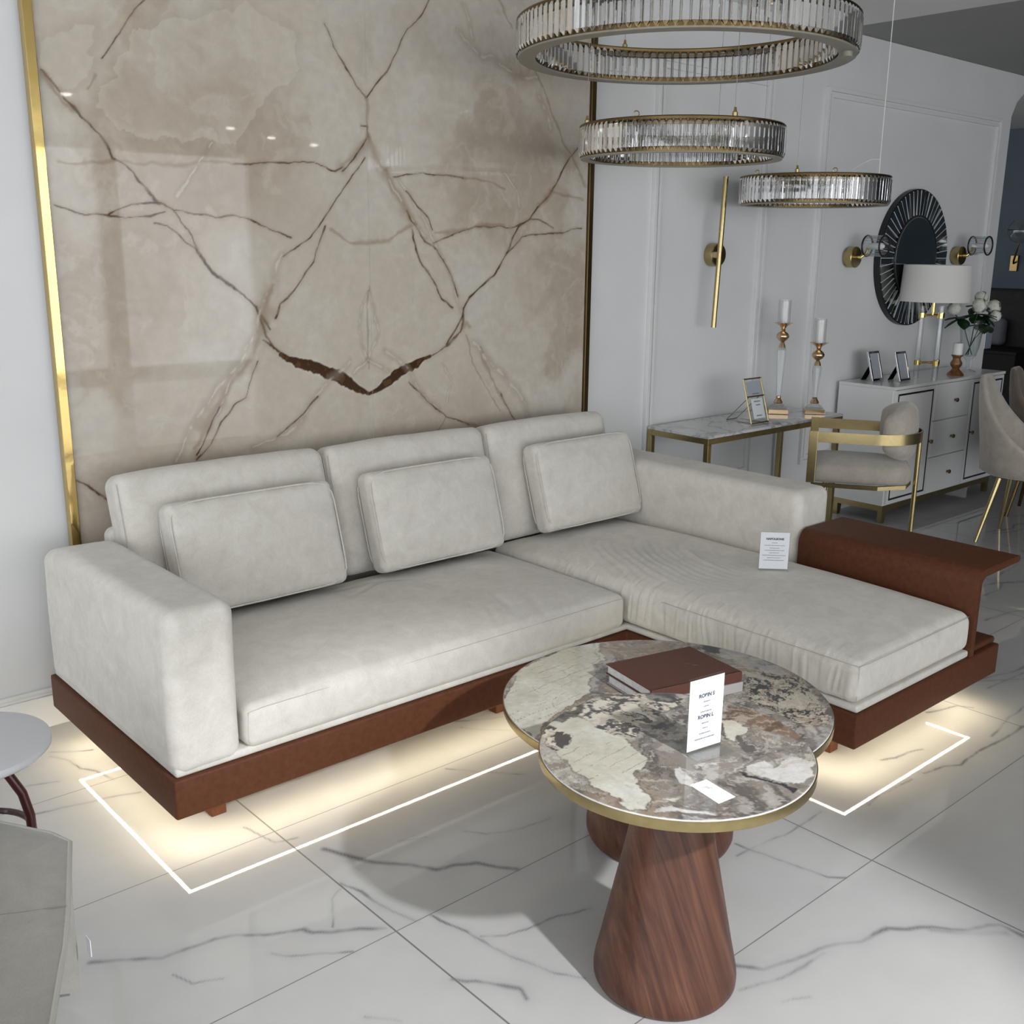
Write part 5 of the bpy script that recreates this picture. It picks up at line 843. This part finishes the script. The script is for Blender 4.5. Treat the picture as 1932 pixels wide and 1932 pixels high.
for x in (SX0+0.012, SX1-0.06):
    for y in (SY0+0.022, SY1-0.055): MB().prism([(0, 0.0748), (0.048, 0.0748), (0.036 if x < 6 else 0.048, 0.0), (0 if x < 6 else 0.012, 0.0)], lambda p, x=x, y=y: (x+p[0], y, p[1]), lambda p, x=x, y=y: (x+p[0], y+0.03, p[1])).build('leg', M['brass'], t)
def small_frame(x, y, label):
    t = thing('picture_frame', label, 'picture frame', (x, y, SZ1), 'picture frames on the sideboard'); fl = math.radians(16); W, H = 0.126, 0.185
    G = lambda u, v, d: (x-W/2+u, y+v*math.sin(fl)+d*math.cos(fl), SZ1+0.004+v*math.cos(fl)-d*math.sin(fl)); w = 0.014
    mb = MB()
    for a, b_, c, e in ((0, W, 0, w), (0, W, H-w, H), (0, w, w, H-w), (W-w, W, w, H-w)): mb.prism([(a, c), (b_, c), (b_, e), (a, e)], lambda p: G(p[0], p[1], 0.0), lambda p: G(p[0], p[1], 0.012))
    mb.build('frame', M['chrome'], t, bevel=0.001)
    MB().prism([(w, w), (W-w, w), (W-w, H-w), (w, H-w)], lambda p: G(p[0], p[1], 0.004), lambda p: G(p[0], p[1], 0.007)).build('photo', M['silverphoto'], t)
    MB().prism([(w, w), (W-w, w), (W-w, H-w), (w, H-w)], lambda p: G(p[0], p[1], 0.0121), lambda p: G(p[0], p[1], 0.015)).build('back_card', M['holder'], t)
    MB().addm([G(W*0.3, H*0.62, 0.0155), G(W*0.7, H*0.62, 0.0155), (x+0.03, y+0.10, SZ1+0.001), (x-0.03, y+0.10, SZ1+0.001), G(W*0.3, H*0.62, 0.019), G(W*0.7, H*0.62, 0.019), (x+0.03, y+0.104, SZ1+0.001), (x-0.03, y+0.104, SZ1+0.001)], [(0, 1, 2, 3), (7, 6, 5, 4), (0, 4, 5, 1), (1, 5, 6, 2), (2, 6, 7, 3), (3, 7, 4, 0)]).build('easel', M['holder'], t)
small_frame(6.085, 3.425, 'small silver picture frame at the left end of the sideboard')
small_frame(6.215, 3.315, 'small silver picture frame on the sideboard next to the lamp base')
# table lamp
LX, LY = 6.495, 3.325
t = thing('table_lamp', 'table lamp with white drum shade and crystal and brass column base on the sideboard', 'lamp', (LX, LY, SZ1))
mb = MB()
MB().lathe([(0.212, 1.328), (0.2105, 1.328), (0.2005, 1.552), (0.202, 1.552), (0.212, 1.328)], LX, LY, 72, cap=False).build('drum_shade', M['shade'], t, smooth=True, auto=0.6)
cols = [(LX+0.075*math.cos(a), LY+0.075*math.sin(a)) for a in (2.6, 4.3, 6.0)]
for x, y in cols:
    MB().lathe([(0.017, SZ1+0.0005), (0.017, SZ1+0.085)], x, y, 24).build('crystal_column', M['stem'], t, smooth=True, auto=0.6)
    MB().lathe([(0.020, SZ1+0.0855), (0.020, SZ1+0.115)], x, y, 24).build('brass_collar', M['gold'], t, smooth=True, auto=0.6)
    MB().lathe([(0.017, SZ1+0.1155), (0.017, 1.228)], x, y, 24).build('crystal_column', M['stem'], t, smooth=True, auto=0.6)
    MB().lathe([(0.020, 1.2285), (0.020, 1.258)], x, y, 24).build('brass_collar', M['gold'], t, smooth=True, auto=0.6)
    MB().lathe([(0.017, 1.2585), (0.017, 1.30)], x, y, 24).build('crystal_column', M['stem'], t, smooth=True, auto=0.6)
for z in (SZ1+0.10, 1.243):
    mb = MB(); 
    for x, y in cols: mb.tube([(LX, LY, z), (x, y, z)], 0.007, 10)
    mb.build('brass_spider', M['gold'], t, smooth=True)
MB().tube([(LX, LY, 1.243), (LX, LY, 1.40)], 0.011, 16).build('lamp_stem', M['gold'], t, smooth=True)
MB().lathe([(0.012, 1.401), (0.02, 1.42), (0.03, 1.455), (0.024, 1.485), (0.004, 1.497)], LX, LY, 24).build('bulb', M['wax'], t, smooth=True)
mb = MB(); [mb.tube([(LX, LY, 1.54), (LX+0.2015*math.cos(a), LY+0.2015*math.sin(a), 1.54)], 0.002, 6) for a in (0.3, 2.4, 4.5)]; mb.tube([(LX, LY, 1.40), (LX, LY, 1.545)], 0.004, 8); mb.build('shade_spider', M['brass'], t)
# vase with flowers
VX, VY = 7.09, 3.345
t = thing('glass_vase', 'tall clear footed glass vase of flowers at the right end of the sideboard', 'vase', (VX, VY, SZ1))
MB().lathe([(0.055, SZ1+0.0005), (0.055, SZ1+0.004), (0.012, SZ1+0.018), (0.009, SZ1+0.055), (0.014, SZ1+0.075), (0.045, SZ1+0.105), (0.062, SZ1+0.17), (0.070, SZ1+0.26), (0.085, SZ1+0.345), (0.0825, SZ1+0.345), (0.067, SZ1+0.26), (0.058, SZ1+0.17), (0.040, SZ1+0.108), (0.003, SZ1+0.098)], VX, VY, 48, cap=False).build('vase_glass', M['stem'], t, smooth=True)
def bloom(x, y, z, r, label, sd):
    t = thing('white_flower', label, 'flower', (x, y, z), 'white flowers in the vase'); rg = random.Random(sd); mb = MB()
    for k in range(46):
        u = rg.uniform(-0.75, 1); ph = rg.uniform(0, 2*PI); s = math.sqrt(1-u*u); n = np.array((s*math.cos(ph), s*math.sin(ph), u)); c = np.array((x, y, z))+n*r*rg.uniform(0.45, 0.85)
        a = np.cross(n, (0.3, 0.2, 1)); a /= np.linalg.norm(a); b_ = np.cross(n, a); q = rg.uniform(0, PI); a, b_ = a*math.cos(q)+b_*math.sin(q), b_*math.cos(q)-a*math.sin(q); w = r*rg.uniform(0.38, 0.55)
        P = []
        for i in range(5):
            for j in range(5):
                uu, vv = (i-2)/2, (j-2)/2; k2 = 1-0.25*abs(uu*vv); P.append(c+a*uu*w*k2+b_*vv*w*k2-n*(uu*uu+vv*vv)*w*0.28)
        mb.addm(P, [(i*5+j, (i+1)*5+j, (i+1)*5+j+1, i*5+j+1) for i in range(4) for j in range(4)])
    core = rounded((r*0.62,)*3, r*0.6, (1, 1, 1), 4); mb.addm(core[0]+np.array((x, y, z)), core[1]); mb.build('bloom', M['petal'], t, smooth=True, auto=3)
    dx, dy = VX-x, VY-y; MB().tube([(x, y, z-r*0.5), (x+dx*0.55, y+dy*0.55, z-0.10), (VX+(x-VX)*0.18, VY+(y-VY)*0.18, SZ1+0.22), (VX-(x-VX)*0.15, VY-(y-VY)*0.15, SZ1+0.112)], 0.003, 8).build('stem', M['leaf'], t, smooth=True)
    mb = MB()
    for k in range(7):
        ph = rg.uniform(0, 2*PI); d = np.array((math.cos(ph), math.sin(ph), rg.uniform(-0.5, 0.25))); d /= np.linalg.norm(d); sdv = np.cross(d, (0, 0, 1)); sdv /= np.linalg.norm(sdv); nn = np.cross(sdv, d)
        o = np.array((x+dx*0.4, y+dy*0.4, z-0.06)); L = rg.uniform(0.09, 0.14); P = []
        for i in range(7):
            v = i/6; w = 0.038*math.sin(PI*min(1, v*0.92+0.04))
            for j in (-1, 0, 1): P.append(o+d*L*v+sdv*w*j+nn*(0.006*(1-abs(j))-0.03*v*v))
        mb.addm(P, [(i*3+j, (i+1)*3+j, (i+1)*3+j+1, i*3+j+1) for i in range(6) for j in range(2)])
    mb.build('leaf', M['leaf'], t, smooth=True, auto=3)
bloom(7.10, 3.315, 1.285, 0.062, 'white bloom in the middle of the bouquet, right of the lampshade', 1)
bloom(7.245, 3.375, 1.335, 0.055, 'white bloom at the top of the bouquet', 2)
bloom(7.26, 3.295, 1.272, 0.060, 'white bloom at the right of the bouquet', 3)
bloom(7.215, 3.255, 1.215, 0.050, 'white bloom lowest on the right of the bouquet', 4)
bloom(6.985, 3.43, 1.262, 0.055, 'white bloom half hidden behind the lamp base', 5)
# amber candle stand
AX, AY = 6.80, 3.285
t = thing('candle_stand', 'short turned amber brown candle stand beside the glass vase', 'candle holder', (AX, AY, SZ1))
MB().lathe([(0.055, SZ1+0.0005), (0.050, SZ1+0.012), (0.028, SZ1+0.035), (0.022, SZ1+0.045), (0.036, SZ1+0.065), (0.038, SZ1+0.08), (0.024, SZ1+0.105), (0.026, SZ1+0.118), (0.036, SZ1+0.128), (0.036, SZ1+0.134)], AX, AY, 40).build('turned_body', M['amber'], t, smooth=True)
t = thing('pillar_candle', 'white pillar candle on the amber brown stand', 'candle', (AX, AY, SZ1+0.134), 'white pillar candles')
MB().lathe([(0.031, SZ1+0.1345), (0.032, SZ1+0.140), (0.032, SZ1+0.205), (0.029, SZ1+0.210), (0.001, SZ1+0.207)], AX, AY, 32).build('wax', M['wax'], t, smooth=True)
MB().tube([(AX, AY, SZ1+0.206), (AX, AY, SZ1+0.22)], 0.001, 6).build('wick', M['black'], t)
# ---------------------------------------------------------------- bedroom display beyond the wall end
t = thing('bed', 'dark upholstered bed in the dim area beyond the end of the white wall', 'bed', (9.2, 4.9, 0))
cushion('headboard', (9.62, 4.75, 0.66), (0.07, 1.0, 0.66), 0.05, (2, 30, 18), M['bed'], t)
cushion('mattress', (8.95, 5.1, 0.42), (0.59, 0.62, 0.14), 0.06, (12, 12, 3), M['bedding'], t)
MB().box(8.36, 9.54, 4.48, 5.72, 0.0, 0.279).build('bed_base', M['bed'], t, bevel=0.01)
t = thing('bed_pillow', 'grey pillow leaning against the dark headboard', 'pillow', (9.42, 4.24, 0.85))
V, F = rounded((0.05, 0.10, 0.12), 0.045, (2, 6, 6)); V = V+np.array((9.49, 4.27, 0.95))-np.array(t.location); add('cover', fast_mesh('cover', V, F), M['bedding'], t, smooth=True)
t = thing('nightstand', 'black nightstand beyond the end of the white wall', 'nightstand', (9.25, 4.15, 0))
MB().box(9.0, 9.53, 3.85, 4.42, 0.05, 0.80).build('body', M['holder'], t, bevel=0.006)
MB().box(8.985, 9.545, 3.84, 4.43, 0.8005, 0.825).build('top_board', M['holder'], t, bevel=0.003)
for x in (9.02, 9.47):
    for y in (3.87, 4.36): MB().box(x, x+0.04, y, y+0.04, 0, 0.0498).build('leg', M['black'], t)
t = thing('gift_box', 'pale blue grey box standing on the black nightstand', 'box', (9.15, 4.16, 0.8255))
MB().box(9.08, 9.20, 4.155, 4.20, 0.8255, 1.0).build('box_body', mat('pale_blue_card', (0.34, 0.37, 0.44), 0.6), t, bevel=0.002)
MB().box(9.078, 9.202, 4.153, 4.202, 0.965, 1.003).build('lid', mat('pale_blue_lid', (0.38, 0.41, 0.48), 0.6), t, bevel=0.002)
t = thing('globe_wall_lamp', 'glass globe wall lamp on the blue grey wall at the far right edge', 'wall light', (11.29, 4.92, 1.52))
MB().box(11.27, 11.2995, 4.92, 5.0, 1.44, 1.60).build('backplate', M['darkgold'], t, bevel=0.004)
MB().tube([(11.27, 4.96, 1.52), (11.22, 4.94, 1.54), (11.16, 4.90, 1.62), (11.15, 4.88, 1.72)], 0.010, 10).build('arm', M['darkgold'], t, smooth=True)
MB().lathe([(0.03, 1.721), (0.085, 1.75), (0.12, 1.82), (0.115, 1.88), (0.07, 1.94), (0.067, 1.94), (0.11, 1.88), (0.115, 1.82), (0.08, 1.755), (0.03, 1.727)], 11.15, 4.88, 40, cap=False).build('glass_globe', M['glass'], t, smooth=True)
MB().tube([(11.15+0.118*math.cos(a), 4.88+0.118*math.sin(a), 1.85) for a in np.linspace(0, 2*PI, 33)[:-1]], 0.004, 6, closed=True).build('globe_rim', M['darkgold'], t, smooth=True)
# ---------------------------------------------------------------- ceiling downlights behind the camera, partly added as fill light
def downlight(x, y, label, energy, aim=None):
    t = thing('ceiling_downlight', label, 'ceiling light', (x, y, ZC-0.03), 'ceiling downlights')
    MB().lathe([(0.058, ZC-0.0005), (0.062, ZC-0.012), (0.052, ZC-0.016), (0.048, ZC-0.006), (0.048, ZC-0.0005)], x, y, 40, cap=False).build('trim_ring', M['white_trim'], t, smooth=True)
    MB().lathe([(0.047, ZC-0.007), (0.042, ZC-0.022), (0.026, ZC-0.031), (0.002, ZC-0.034)], x, y, 32).build('lens', M['lens'], t, smooth=True)
    d = bpy.data.lights.new('lamp', 'SPOT'); d.energy = energy; d.shadow_soft_size = 0.06; d.color = DL_COL
    d.spot_size = math.radians(DL_CONE if aim is None else SP_CONE); d.spot_blend = 0.8 if aim is None else SP_BLEND
    o = bpy.data.objects.new('lamp', d); C.objects.link(o); o.parent = t; o.location = (0, 0, -0.03)
    if aim is not None:
        v = Vector(aim)-Vector((x, y, ZC-0.03)); o.rotation_euler = v.to_track_quat('-Z', 'Y').to_euler(); d.color = SP_COL
downlight(1.45, -1.60, 'ceiling downlight aimed at the coffee tables', SP_E, (1.47, 1.38, 0.0))
for k, (x, y) in enumerate(((3.41, -2.33), (5.63, -3.78), (6.45, -4.38), (7.28, -4.82), (-0.9, -2.2), (0.9, -4.2), (3.0, -4.7), (-2.6, 0.3))):  # first entries show as reflections in the panel, later ones are added fill lamps
    downlight(x, y, 'white recessed ceiling downlight behind the camera, in a set partly added as fill light', DL_E if x < 3.2 else DL_E*0.4)
